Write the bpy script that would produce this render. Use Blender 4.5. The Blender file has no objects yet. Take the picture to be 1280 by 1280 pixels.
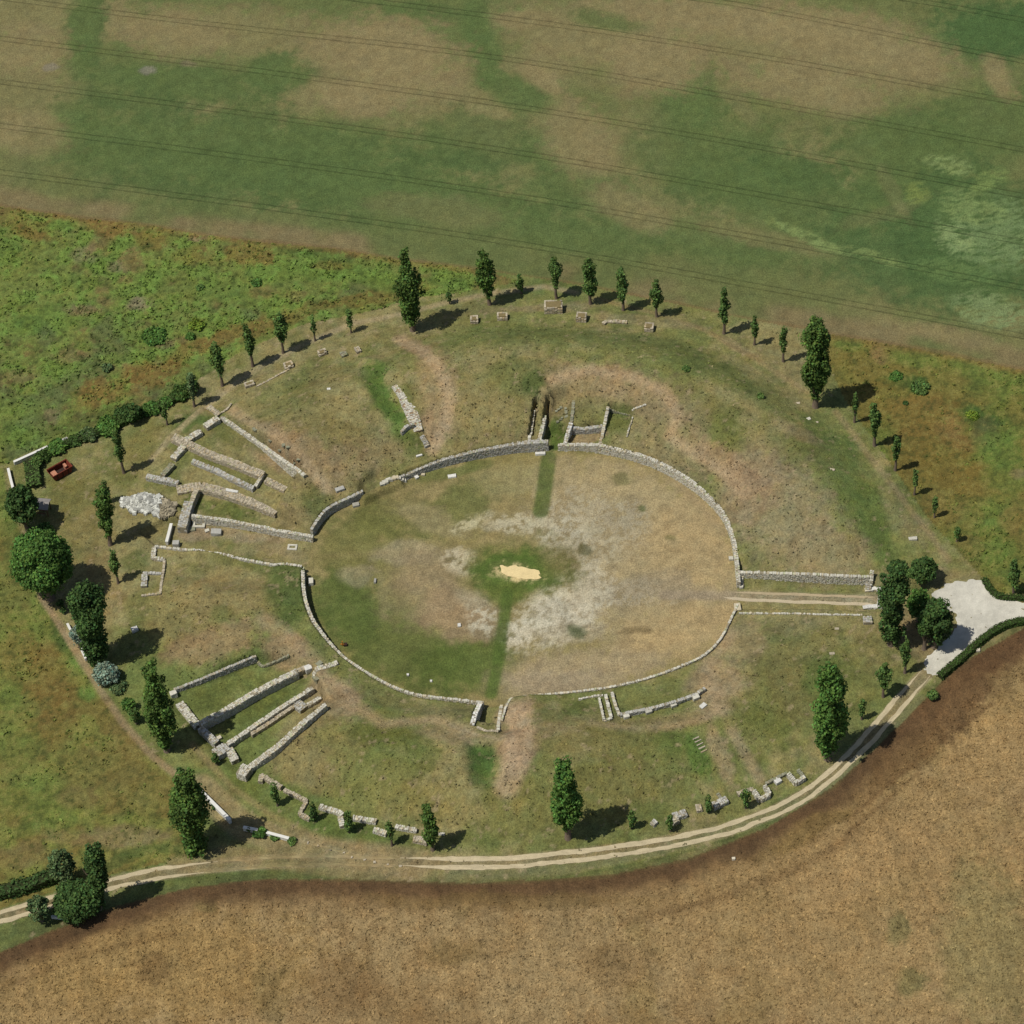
import bpy, math, random
import numpy as np
from mathutils import Matrix
random.seed(7); RNG = np.random.default_rng(11)
S = bpy.context.scene; COL = S.collection
# ---------------------------------------------------------------- camera
TH, ROLL, DIST, FPX = math.radians(50), math.radians(4.6), 500.0, 4000.0
fwd = np.array([0, math.cos(TH), -math.sin(TH)])
r0 = np.array([1.0, 0, 0]); u0 = np.array([0, math.sin(TH), math.cos(TH)])
UP = math.cos(ROLL)*u0 + math.sin(ROLL)*r0; RT = math.cos(ROLL)*r0 - math.sin(ROLL)*u0
CAM = -fwd*DIST
cd = bpy.data.cameras.new('camera'); cam = bpy.data.objects.new('camera', cd); COL.objects.link(cam)
cam.matrix_world = Matrix(((RT[0], UP[0], -fwd[0], CAM[0]), (RT[1], UP[1], -fwd[1], CAM[1]), (RT[2], UP[2], -fwd[2], CAM[2]), (0, 0, 0, 1)))
cd.sensor_width = 36; cd.lens = 36*FPX/1280; cd.clip_start = 1; cd.clip_end = 20000
S.camera = cam
# ---------------------------------------------------------------- light
SUN_EL, SHADOW_AZ = math.radians(64), math.radians(24)
W = bpy.data.worlds.new('World'); S.world = W; W.use_nodes = True
nt = W.node_tree; bg = nt.nodes['Background']; sky = nt.nodes.new('ShaderNodeTexSky')
sky.sky_type = 'NISHITA'; sky.sun_disc = False; sky.sun_elevation = SUN_EL
sky.sun_rotation = math.radians(270) - SHADOW_AZ
sky.altitude = 200; sky.dust_density = 1.5
nt.links.new(sky.outputs[0], bg.inputs[0]); bg.inputs[1].default_value = 0.066
sl = bpy.data.lights.new('sun', 'SUN'); so = bpy.data.objects.new('sun', sl); COL.objects.link(so)
sl.energy = 3.85; sl.angle = math.radians(0.55); sl.color = (1, 0.955, 0.88)
from mathutils import Vector
sd = Vector((math.cos(SHADOW_AZ)*math.cos(SUN_EL), math.sin(SHADOW_AZ)*math.cos(SUN_EL), -math.sin(SUN_EL)))
so.rotation_euler = sd.to_track_quat('-Z', 'Y').to_euler()
so.location = (-60, -30, 150)
S.view_settings.view_transform = 'Standard'; S.view_settings.look = 'None'
S.view_settings.exposure = 0.10; S.view_settings.gamma = 1; S.view_settings.use_curve_mapping = False
S.render.engine = 'CYCLES'
ILL = 1.27          # display value of a white horizontal surface; albedo = display / ILL

def C(c):
    c = np.asarray(c, float)/255
    return np.where(c <= 0.04045, c/12.92, ((c+0.055)/1.055)**2.4)/ILL
# ---------------------------------------------------------------- survey helpers: photograph pixel -> place on the ground
def unp(p, z):
    d = fwd*FPX + RT*(p[0]-640) + UP*(640-p[1])
    return (CAM + d*((z-CAM[2])/d[2]))[:2]
def proj(w):
    v = np.asarray(w, float) - CAM; k = FPX/(v@fwd)
    return np.array([640+(v@RT)*k, 640-(v@UP)*k])
def P(pts, z=0.0): return np.array([unp(p, p[2] if len(p) > 2 else z) for p in pts])
def h2(xi, yi, s):
    h = (xi.astype(np.int64)*374761393 + yi.astype(np.int64)*668265263 + s*974634777) & 0xffffffff
    h = ((h ^ (h >> 13))*1274126177) & 0xffffffff
    return ((h ^ (h >> 16)) & 0xffff)/65535.0
def vn(x, y, s):
    xi = np.floor(x); yi = np.floor(y); fx = x-xi; fy = y-yi
    fx = fx*fx*(3-2*fx); fy = fy*fy*(3-2*fy)
    a = h2(xi, yi, s); b = h2(xi+1, yi, s); c = h2(xi, yi+1, s); d = h2(xi+1, yi+1, s)
    return (a*(1-fx)+b*fx)*(1-fy) + (c*(1-fx)+d*fx)*fy
def fbm(x, y, size, s=0, n=4, g=0.5):
    r = 0; a = 1; t = 0; x = x/size; y = y/size
    for i in range(n):
        r = r + a*vn(x*0.8-y*0.6+i*7.3, x*0.6+y*0.8+i*3.1, s+i); t += a; a *= g; x = x*2.03; y = y*2.03
    return r/t - 0.5            # about -0.5 .. 0.5
def ss(a, b, x):
    t = np.clip((x-a)/(b-a), 0, 1); return t*t*(3-2*t)
def polydist(x, y, poly, closed=False):
    poly = np.asarray(poly); n = len(poly); d = np.full(x.shape, 1e9)
    for i in range(n if closed else n-1):
        a = poly[i]; b = poly[(i+1) % n]; e = b-a; L = e@e+1e-9
        t = np.clip(((x-a[0])*e[0]+(y-a[1])*e[1])/L, 0, 1)
        d = np.minimum(d, (x-a[0]-t*e[0])**2+(y-a[1]-t*e[1])**2)
    return np.sqrt(d)
def inside(x, y, poly):
    poly = np.asarray(poly); n = len(poly); r = np.zeros(x.shape, bool)
    for i in range(n):
        a = poly[i]; b = poly[(i+1) % n]
        if a[1] == b[1]: continue
        c = ((a[1] > y) != (b[1] > y)) & (x < (b[0]-a[0])*(y-a[1])/(b[1]-a[1])+a[0]); r ^= c
    return r
def sdf(x, y, poly):            # negative inside; exact only near the polygon
    poly = np.asarray(poly); out = np.full(x.shape, 99.0)
    lo = poly.min(0)-8; hi = poly.max(0)+8
    m = (x > lo[0]) & (x < hi[0]) & (y > lo[1]) & (y < hi[1])
    if m.any():
        xx = x[m]; yy = y[m]; d = polydist(xx, yy, poly, True)
        out[m] = np.where(inside(xx, yy, poly), -d, d)
    return out
# ---------------------------------------------------------------- terrain
ARENA_PX = [(392,671,0),(404,652,0),(415,642,0),(432,634,0),(455,623,0),(478,612,0),(503,602,0),(522,595,0),(546,586.5,0),(568,580.5,0),(600,573.5,0),(640,567,0),(664,565.5,0),(686,565,0),(698,565,0),(720,565,0),(745,566,0),(775,572.5,0),(805,580.5,0),(832,592.5,0),(860,609,0),(880,625,0),(895,640,0),(907,657,0),(915,680,0),(919,712,0),(921,735,0),(921,757,.3),(912,775,.3),(903,795,.3),(890,811,.3),(875,822,.3),(850,833,.3),(826,842,.3),(800,850,.3),(770,857,.3),(745,861,.3),(700,866,.3),(660,869,.3),(640,872,.4),(628,880,.6),(605,878,1.3),(577,875,.9),(533,870,.8),(511,865,.8),(489,856,.9),(467,844,1),(448,832,1.1),(430,819,1.3),(417,806,1.5),(404,790,1.7),(393,775,1.8),(385.5,757,1.8),(381,737,1.8),(380.5,713,1.8)]
ARENA = P(ARENA_PX)
AC = np.array([0.6, -12.8])
def tab(phi, t):
    k = sorted(t); return np.interp(phi % 360, k + [360], [t[a] for a in k] + [t[k[0]]])
HW = {0:1.7, 30:1.7, 60:1.7, 90:2.1, 120:1.7, 150:1.6, 180:1.7, 200:1.8, 212:1.6, 225:1.1, 240:.75, 262:1.1, 270:1.3, 278:.5, 300:.35, 335:.35, 355:.5, 358:1.5}
HM = {0:3.0, 20:4.3, 60:4.9, 90:5.0, 120:4.5, 150:3.5, 172:2.2, 190:2.2, 210:2.8, 240:3.7, 262:4.4, 276:4.0, 290:2.6, 320:1.7, 345:1.1, 355:1.2}
CUTS = [  # polygon in the photograph, floor level, softness
 ([(395,671),(300,658),(245,651),(205,655),(175,668),(193,684),(290,699),(380,714),(400,714),(404,672)],0.0,.5),
 ([(266,514),(381,592),(362,616),(346,644),(392,668),(300,657),(240,648),(180,602),(205,545),(250,508)],0.45,.6),
 ([(218,869),(320,828),(365,828),(392,840),(409,884),(350,930),(314,969),(285,958),(215,885)],0.45,.9),
 ([(188,682),(290,697),(345,705),(345,735),(290,738),(190,722)],0.45,4),
 ([(916,727),(1084,733),(1110,738),(1112,768),(1084,768),(920,763)],0.02,.5),
 ([(555,888),(599,882),(593,908),(595,922),(560,915)],2.7,3.0),
 ([(634,880),(665,884),(655,915),(628,918)],1.9,2.4),
 ([(600,876),(631,878),(624,913),(593,909)],0.0,.35),
 ([(588,932),(626,930),(628,975),(612,990),(594,984)],2.8,3.0),
 ([(677,566),(705,566),(710,528),(684,524)],0.25,.5),
 ([(684,530),(710,532),(715,506),(706,498),(691,500)],2.0,1.2),
 ([(680,534),(684,534),(688,510),(686,509)],0.9,.3),
 ([(662,552),(667,552),(673,514),(670,514)],0.5,.25),
 ([(763,512),(790,521),(783,545),(756,542)],2.0,.5),
 ([(710,560),(715,540),(753,539),(749,560)],0.9,.5),
 ([(452,443),(472,443),(503,505),(520,542),(503,540),(468,490)],3.7,3.0),
 ([(453,627),(478,613),(504,604),(502,598),(492,592),(480,594),(468,592),(460,600),(452,606),(450,616)],1.0,.8),
]
CUTW = [(P(p, z), z, s) for p, z, s in CUTS]
def height(x, y):
    x = np.asarray(x, float); y = np.asarray(y, float)
    X = x-AC[0]; Y = y-AC[1]
    phi = np.degrees(np.arctan2(Y/24.7, X/33.8))
    hw = tab(phi, HW); hm = tab(phi, HM)
    ro = np.sqrt((X/58.5)**2 + ((Y-2.5)/51.0)**2)
    h = np.zeros(x.shape)
    near = ro < 1.35
    d = np.full(x.shape, 60.0); d[near] = polydist(x[near], y[near], ARENA, True)
    ins = np.zeros(x.shape, bool); ins[near] = inside(x[near], y[near], ARENA)
    do = (1-ro)*52
    t = d/np.maximum(d+do, 1.0)
    hh = hw*ss(.15, .5, d) + (hm-hw)*ss(0, .5, t)
    edge = 1.0
    hh = hh*(1-ss(.62, 1.0, t)) + edge*ss(.62, 1.0, t)
    hh = np.where(ro > 1, edge*(1-ss(1.0, 1.12, ro)), hh)
    hh = hh*(1+.16*fbm(x, y, 9, 5, 3)*ss(1, 4, d))
    h = np.where(ins | ~near, 0, hh)
    for poly, z, s in CUTW:
        m = ss(s*.6, -s*.6, sdf(x, y, poly)); h = h*(1-m) + z*m
    return h
def H(p): return float(height(np.array([p[0]]), np.array([p[1]]))[0])
def G(px, py, up=0.0):          # photograph pixel -> 3D point on the terrain (or `up` above it)
    z = 0.0
    for i in range(9):
        w = unp((px, py), z+up); z = .5*z+.5*H(w)
    return np.array([w[0], w[1], z])
def Gs(pts): return np.array([G(a[0], a[1])[:2] for a in pts])
# zones
N_EDGE = [(-60,248),(0,258),(60,266),(100,273),(170,279),(250,293),(330,303),(420,311),(500,325),(600,337),(700,352),(830,377),(930,398),(1040,418),(1150,437),(1280,463),(1340,474)]
S_EDGE = [(-60,1215),(0,1190),(60,1165),(150,1131),(240,1109),(320,1099),(430,1099),(600,1104),(760,1094),(860,1073),(960,1034),(1040,984),(1100,930),(1150,880),(1200,830),(1280,785),(1340,770)]
NE_W = P(N_EDGE); SE_W = P(S_EDGE)
def ext(e, far):
    a = e[0]+(e[0]-e[1])/np.linalg.norm(e[0]-e[1])*5000; b = e[-1]+(e[-1]-e[-2])/np.linalg.norm(e[-1]-e[-2])*5000
    return np.vstack([[a], e, [b], far])
NORTH = ext(NE_W, [(9000, 9000), (-9000, 9000)]); SOUTH = ext(SE_W, [(9000, -9000), (-9000, -9000)])
EASTM = np.vstack([P([(1040,418),(1030,440),(1055,500),(1085,545),(1110,578),(1135,615),(1160,648),(1190,680),(1228,722),(1245,742),(1300,742)]), [(900,-20),(900,-60)], P([(1340,474),(1280,463),(1150,437)])])
WESTM = np.vstack([P([(600,337),(500,325),(420,311),(330,303),(250,293),(170,279),(100,273),(60,266),(0,258),(-60,248)]), [(-900, 170), (-900, -10)], P([(-60,560),(8,580),(25,569),(90,545),(150,518),(210,494),(240,480),(300,440),(380,405),(450,392),(520,372),(600,362),(650,352)])])
LOWM = np.vstack([P([(8,585),(12,610),(22,640),(45,740),(70,780),(100,835),(140,885),(180,938),(215,975),(240,1005),(262,1062),(200,1080),(140,1093),(60,1117),(-60,1155)]), [(-900, -60), (-900, 40)]])
# ---------------------------------------------------------------- mesh + material helpers
def mat(name, col=None, rough=.9, attr=False, noise=(0, 1), bump=0, bscale=4, trans=0, fine=None):
    m = bpy.data.materials.new(name); m.use_nodes = True; n = m.node_tree.nodes; l = m.node_tree.links
    b = n['Principled BSDF']; b.inputs['Roughness'].default_value = rough
    b.inputs['Specular IOR Level'].default_value = .18
    if attr:
        a = n.new('ShaderNodeAttribute'); a.attribute_name = 'col'; src = a.outputs['Color']
    else:
        a = n.new('ShaderNodeRGB'); a.outputs[0].default_value = (*col, 1); src = a.outputs[0]
    tc = n.new('ShaderNodeTexCoord')
    for amp, sc in ([noise] if noise[0] else []) + (fine or []):
        t = n.new('ShaderNodeTexNoise'); t.inputs['Scale'].default_value = sc; t.inputs['Detail'].default_value = 3
        l.new(tc.outputs['Object'], t.inputs['Vector'])
        mr = n.new('ShaderNodeMapRange'); mr.inputs[1].default_value = .25; mr.inputs[2].default_value = .75
        mr.inputs[3].default_value = 1-amp; mr.inputs[4].default_value = 1+amp
        l.new(t.outputs['Fac'], mr.inputs[0])
        v = n.new('ShaderNodeVectorMath'); v.operation = 'MULTIPLY'; l.new(src, v.inputs[0]); l.new(mr.outputs[0], v.inputs[1]); src = v.outputs[0]
    l.new(src, b.inputs['Base Color'])
    if bump:
        t = n.new('ShaderNodeTexNoise'); t.inputs['Scale'].default_value = bscale; t.inputs['Detail'].default_value = 4
        l.new(tc.outputs['Object'], t.inputs['Vector'])
        bu = n.new('ShaderNodeBump'); bu.inputs['Strength'].default_value = 1; bu.inputs['Distance'].default_value = bump
        l.new(t.outputs['Fac'], bu.inputs['Height']); l.new(bu.outputs[0], b.inputs['Normal'])
    if trans:
        tr = n.new('ShaderNodeBsdfTranslucent'); l.new(src, tr.inputs[0]); mx = n.new('ShaderNodeMixShader')
        mx.inputs[0].default_value = trans; l.new(b.outputs[0], mx.inputs[1]); l.new(tr.outputs[0], mx.inputs[2])
        l.new(mx.outputs[0], n['Material Output'].inputs[0])
    return m
def mesh(name, V, F, m, parent=None, cols=None, smooth=False, normals=None, loc=None, **tags):
    V = np.asarray(V, np.float32); F = np.asarray(F, np.int32); me = bpy.data.meshes.new(name)
    if loc is not None: V = V - np.asarray(loc, np.float32)
    me.vertices.add(len(V)); me.vertices.foreach_set('co', V.ravel())
    k = F.shape[1]; me.loops.add(F.size); me.loops.foreach_set('vertex_index', F.ravel())
    me.polygons.add(len(F)); me.polygons.foreach_set('loop_start', np.arange(0, F.size, k, dtype=np.int32))
    try: me.polygons.foreach_set('loop_total', np.full(len(F), k, np.int32))
    except Exception: pass
    me.polygons.foreach_set('use_smooth', np.full(len(F), smooth))
    if cols is not None:
        c = np.ones((len(V), 4), np.float32); c[:, :cols.shape[1]] = cols
        at = me.attributes.new('col', 'FLOAT_COLOR', 'POINT'); at.data.foreach_set('color', c.ravel())
    me.update(calc_edges=True)
    if normals is not None: me.normals_split_custom_set_from_vertices(normals)
    me.materials.append(m)
    o = bpy.data.objects.new(name, me); COL.objects.link(o)
    if loc is not None: o.location = tuple(float(a) for a in loc)
    if parent is not None:
        o.parent = parent
        o.location = tuple(np.array(o.location)-np.array(parent.location)) if loc is not None else tuple(-np.array(parent.location))
    for a, b in tags.items(): o[a] = b
    return o
def empty(name, loc, label, cat, group=None):
    o = bpy.data.objects.new(name, None); COL.objects.link(o); o.location = tuple(float(a) for a in loc)
    o.empty_display_size = .5; o['label'] = label; o['category'] = cat
    if group: o['group'] = group
    return o
# ---------------------------------------------------------------- ground colours (albedo map in world space)
TAN=(148,132,94); PINK=(168,146,112); OLIVE=(108,112,62); GREEN=(82,106,48); DGREEN=(66,92,40); STRAW=(148,128,82); CHALK=(186,178,152); CROPG=(84,102,55); CROPT=(133,121,83); BROWN=(148,124,80); DBROWN=(96,75,48); RUST=(120,100,52); WEED=(96,119,52); PATH=(146,130,100)
def BL(x, y, rx, ry, rot, c, s=.8): return ('b', x, y, rx, ry, rot, c, s)
LAY = {}
LAY['north'] = [BL(60,15,150,34,6,CROPT,.6),BL(300,40,180,34,6,CROPT,.6),BL(430,100,110,46,6,CROPT,.55),BL(740,40,140,40,8,CROPT,.6),BL(560,120,70,36,10,CROPT,.5),BL(30,120,70,70,0,CROPT,.5),BL(780,200,60,70,20,CROPT,.45),BL(1000,60,220,50,10,CROPT,.6),BL(640,170,40,60,0,CROPT,.3),BL(870,270,90,30,10,CROPT,.35),BL(300,190,270,58,5,CROPG,.85),BL(450,232,260,40,8,CROPG,.9),BL(345,92,44,30,0,CROPG,.9),BL(225,102,120,22,5,CROPG,.8),BL(105,35,28,55,10,CROPG,.9),BL(85,150,32,24,0,CROPG,.7),BL(600,50,22,62,-12,CROPG,.85),BL(645,115,60,22,22,CROPG,.8),BL(590,180,90,45,0,CROPG,.7),BL(690,190,44,28,20,CROPG,.8),BL(730,240,90,30,8,CROPG,.7),BL(855,112,60,34,30,CROPG,.75),BL(905,200,130,55,8,CROPG,.7),BL(1000,250,150,50,12,CROPG,.8),BL(1130,200,90,75,0,CROPG,.8),BL(1235,150,80,55,0,CROPG,.7),BL(1235,40,80,42,0,(68,94,50),.9),BL(1160,330,150,55,12,(72,96,52),.8),BL(900,300,130,28,10,CROPG,.7),BL(760,25,50,12,10,CROPG,.7),BL(520,10,60,10,8,CROPG,.7),BL(480,42,60,9,-18,CROPG,.6),BL(1210,280,90,70,0,(72,96,52),.8),BL(1220,330,80,60,0,(70,94,50),.6),BL(700,290,120,22,8,CROPG,.6),BL(330,268,200,14,5,CROPG,.5),BL(20,200,50,30,0,CROPG,.4),
 BL(490,62,90,42,10,CROPT,.95),BL(455,122,60,26,0,CROPT,.8),BL(820,82,62,38,10,CROPT,.9),BL(682,100,36,14,28,CROPT,.8),BL(722,172,55,40,40,CROPT,.75),BL(790,262,55,22,20,CROPT,.6),BL(900,22,140,24,8,CROPT,.9),BL(1060,50,140,38,12,CROPT,.85),BL(1010,108,100,30,10,CROPT,.8),BL(1248,95,16,34,-30,CROPT,.8),BL(30,60,60,34,0,CROPT,.7),BL(30,165,60,30,5,CROPT,.6),BL(220,45,60,30,0,CROPT,.6),BL(920,125,12,40,-35,CROPT,.3),BL(1120,240,10,40,-30,CROPT,.22),BL(960,300,90,12,14,CROPT,.4),BL(545,262,90,20,8,CROPT,.3),BL(1110,265,60,10,-20,CROPT,.2),BL(650,25,40,12,0,CROPT,.6),BL(690,80,30,20,0,CROPT,.4),
 BL(1248,292,66,44,14,(112,132,84),'t'),BL(1240,388,54,22,10,(120,136,88),'t'),BL(1184,206,28,14,12,(122,138,84),'t'),BL(1236,226,26,12,-20,(112,130,72),'t'),BL(1195,298,26,16,14,(126,144,92),'t'),BL(1150,240,16,12,30,(112,126,66),'t'),BL(1090,322,44,6,16,(118,134,78),'t'),BL(1010,298,56,6,24,(120,136,80),'t'),BL(1215,260,40,20,10,(112,130,76),'t'),BL(960,278,12,4,30,(120,132,74),'t'),BL(1200,340,50,16,10,(96,118,66),'t'),
 BL(62,85,9,5,0,(128,122,104),.7),BL(188,88,10,6,0,(128,124,110),.7),BL(236,82,10,4,0,(120,108,84),.6),BL(1150,410,60,10,12,CROPT,.5),BL(1200,425,80,12,12,CROPT,.6),
 BL(180,130,90,14,8,(76,96,52),.5),BL(560,200,70,12,6,(76,96,52),.5),BL(260,240,120,10,6,(76,96,52),.5),BL(1000,215,70,20,12,(76,97,52),.5)]
LAY['south'] = [BL(1100,1120,300,160,0,(140,114,74),.7),BL(1230,1180,60,110,0,(122,110,70),.6),BL(1120,1160,14,20,0,(104,100,62),.7),BL(1140,1230,18,16,0,(106,102,62),.7),BL(200,1200,200,70,0,(136,108,62),.6),BL(430,1230,40,40,0,(110,84,50),.5),BL(60,1260,120,40,0,(132,106,64),.5),BL(340,1240,20,40,0,(104,92,56),.4),BL(780,1210,30,26,0,(112,90,56),.4),BL(1050,990,24,30,0,(126,104,60),.3),BL(560,1190,40,16,0,(110,92,52),.4),BL(1240,930,60,60,0,(146,118,76),.7),BL(1080,1080,90,40,-30,(146,118,78),.6),BL(255,1134,18,7,0,(120,116,70),.6),BL(190,1215,24,18,0,(104,80,48),.5)]
LAY['west'] = [BL(x,y,rx,ry,r,c,s) for x,y,rx,ry,r,c,s in [(20,275,60,10,6,RUST,.5),(130,282,28,12,10,RUST,.9),(185,298,20,12,0,RUST,.6),(40,292,20,9,20,RUST,.7),(310,318,26,14,0,RUST,.7),(240,320,40,12,0,RUST,.4),(75,283,18,9,0,WEED,.9),(160,302,14,7,0,WEED,.6),(125,330,20,12,0,WEED,.9),(185,350,18,14,0,WEED,.7),(60,400,50,18,-10,WEED,.7),(100,350,40,10,0,WEED,.5),(190,418,16,12,0,WEED,1),(160,450,40,8,0,WEED,.6),(30,410,20,10,0,WEED,.7),(25,545,30,16,0,WEED,.7),(25,510,30,14,0,WEED,.4),(80,460,30,14,0,WEED,.6),(105,387,24,8,0,(118,98,72),.7),(172,378,16,10,0,(128,112,92),.7),(105,318,18,12,0,(122,108,84),.5),(210,426,14,10,0,(104,92,66),.7),(60,420,14,12,0,(84,88,60),.5),(145,332,12,8,0,(120,108,84),.6),(25,470,20,12,0,(118,100,70),.5),(90,445,24,9,0,(120,104,72),.5),(128,492,36,16,-14,RUST,.85),(190,465,40,16,-20,RUST,.8),(240,440,50,12,-25,RUST,.6),(300,415,60,12,-20,(118,98,52),.7),(380,390,60,8,-14,(112,98,50),.7),(460,375,60,8,-8,(108,96,48),.7),(530,355,60,8,-8,(108,96,48),.5),(420,340,60,14,5,WEED,.85),(480,350,30,14,5,WEED,.7),(560,352,30,10,5,WEED,.8),(560,335,40,6,8,WEED,.6),(340,340,30,14,0,WEED,.7),(400,318,40,8,5,DGREEN,.5),(410,330,24,6,0,(110,92,50),.5),(280,360,40,14,0,WEED,.5),(320,375,40,10,0,WEED,.5),(247,296,12,6,10,(130,112,86),.8),(178,274,12,4,10,(132,118,92),.8),(430,306,16,4,4,(132,116,84),.6),(63,520,12,8,0,(116,104,76),.6),(110,525,60,9,-20,(84,92,44),.7),(330,325,12,8,20,RUST,.7),(370,372,14,10,0,(118,98,62),.5),(330,365,16,8,0,(118,98,62),.5)]]
LAY['low'] = [BL(x,y,rx,ry,r,c,s) for x,y,rx,ry,r,c,s in [(60,850,30,50,-15,(116,98,50),.7),(70,905,26,30,0,(108,90,46),.6),(25,820,26,30,0,RUST,.5),(20,690,18,40,0,(84,96,44),.6),(15,630,16,30,0,WEED,.5),(75,790,12,30,-25,(70,88,40),.8),(95,830,8,16,-30,WEED,.6),(115,868,14,12,0,WEED,.8),(40,990,50,26,-20,WEED,.5),(20,930,30,30,0,WEED,.4),(70,1020,40,16,-10,WEED,.5),(130,960,60,30,0,(110,102,54),.7),(170,990,50,30,0,(112,104,56),.7),(100,1000,24,14,0,(108,96,60),.5),(160,1045,50,14,-5,(130,116,82),.7),(95,1045,40,10,0,(126,110,72),.5),(30,1070,50,16,-8,(120,106,64),.7),(190,1062,50,8,-5,(84,98,48),.7),(140,1078,36,8,-15,(78,94,44),.6),(10,870,16,20,0,WEED,.6),(35,1040,30,8,0,WEED,.4),(160,925,20,24,-30,(116,100,58),.5),(15,740,20,20,0,(112,104,56),.5)]]
LAY['east'] = [BL(x,y,rx,ry,r,c,s) for x,y,rx,ry,r,c,s in [(1065,430,20,10,0,WEED,.6),(1100,442,14,8,10,(130,106,66),.8),(1145,450,36,10,12,WEED,.6),(1130,475,30,9,10,DGREEN,.7),(1150,482,14,9,0,DGREEN,.8),(1230,465,50,12,12,WEED,.6),(1240,488,30,12,0,WEED,.6),(1180,500,60,14,0,(108,98,48),.5),(1225,520,34,12,15,DGREEN,.9),(1216,518,8,6,0,(104,128,48),.5),(1235,540,20,18,0,(88,84,54),.6),(1185,530,20,16,30,(126,104,60),.85),(1200,552,26,8,10,(124,100,56),.8),(1150,520,50,30,0,(118,96,48),.7),(1170,580,50,30,0,(112,98,46),.8),(1220,600,40,22,0,(114,98,46),.8),(1250,560,30,24,20,WEED,.65),(1260,600,30,18,0,WEED,.5),(1275,592,10,6,0,(132,116,84),.6),(1240,645,40,24,0,WEED,.6),(1265,650,16,20,0,(122,96,56),.5),(1215,640,20,30,0,(108,98,50),.6),(1240,690,30,16,0,WEED,.6),(1180,640,30,20,0,(112,98,52),.6),(1210,690,24,24,0,(108,98,56),.5),(1090,500,30,30,0,(112,100,46),.6),(1270,540,20,10,0,WEED,.5)]]
LAY['arena'] = [BL(500,800,110,60,20,(86,98,46),.85),BL(560,640,60,28,-25,(96,104,54),.7),BL(450,690,60,50,0,(104,106,56),.7),BL(480,650,50,24,-20,(100,104,54),.6),BL(590,830,60,40,0,(84,98,44),.9),BL(430,760,50,40,40,(84,98,46),.8),BL(505,690,40,16,0,TAN,.5),BL(540,650,50,16,20,(134,118,76),.6),BL(500,585,10,3,0,GREEN,.1),
 BL(800,700,150,110,10,(140,122,80),.9),BL(760,620,110,44,12,(142,124,80),.9),BL(860,690,60,70,15,(146,124,78),.9),BL(850,790,90,36,-20,(146,124,78),.9),BL(720,840,110,30,-6,(138,120,80),.9),BL(640,600,50,22,-6,(126,116,70),.6),BL(560,740,80,50,-10,(126,110,70),.6),BL(570,770,50,30,20,(138,114,76),.7),BL(530,715,50,26,0,(128,110,74),.5),BL(690,850,60,16,0,(134,118,84),.6),BL(820,800,50,14,-10,(150,126,78),.6),
 BL(730,662,72,54,20,(164,154,124),'c'),BL(780,650,40,30,30,(156,146,118),'c'),BL(775,600,14,8,0,(100,100,56),.6),BL(700,665,40,26,10,(172,164,138),'c'),BL(650,655,58,15,5,(172,164,134),'c'),BL(775,740,70,22,5,(154,144,118),'c'),BL(850,738,70,14,3,(146,134,106),.5),BL(825,730,40,18,0,(142,132,108),.4),
 BL(700,765,70,42,-30,CHALK,'c'),BL(705,770,52,26,-30,(182,174,150),.5),BL(735,730,42,26,-20,(174,164,136),'c'),BL(660,790,36,18,-30,CHALK,'c'),BL(720,790,40,12,-10,(160,150,122),.5),BL(574,702,26,19,10,(184,174,144),'c'),BL(583,656,24,10,-10,(170,162,126),'c'),BL(600,772,20,28,-20,(180,172,146),'c'),BL(590,750,20,12,0,(160,150,120),.6),BL(612,658,12,6,0,(156,148,118),.6),
 BL(720,790,10,6,0,(80,90,56),.7),BL(733,690,9,6,0,(96,94,66),.8),BL(800,790,30,3,-5,(110,96,64),.6),BL(725,785,12,5,0,(84,92,58),.6),BL(800,637,5,4,0,(88,98,50),.7),BL(838,670,8,4,0,(98,98,56),.6),
 BL(648,712,68,40,0,(108,110,54),.7),BL(648,714,52,28,0,(78,102,40),.9),BL(650,716,34,13,5,(196,178,128),'c'),BL(632,740,26,20,0,(92,104,46),.8),BL(700,700,24,22,0,(112,100,62),.4),
 ('s',[(634,740),(630,775),(626,800),(621,835),(614,868)],15,(80,98,42),.9,.8),('s',[(686,572),(682,600),(676,640)],20,(84,98,46),.9,.7),BL(445,720,20,14,0,TAN,.4),BL(478,745,8,30,-5,(124,112,68),.5),BL(560,592,50,10,-14,(84,100,46),.6),BL(530,608,30,6,-20,(100,98,56),.3),BL(410,650,14,10,0,(90,100,50),.4)]
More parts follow.
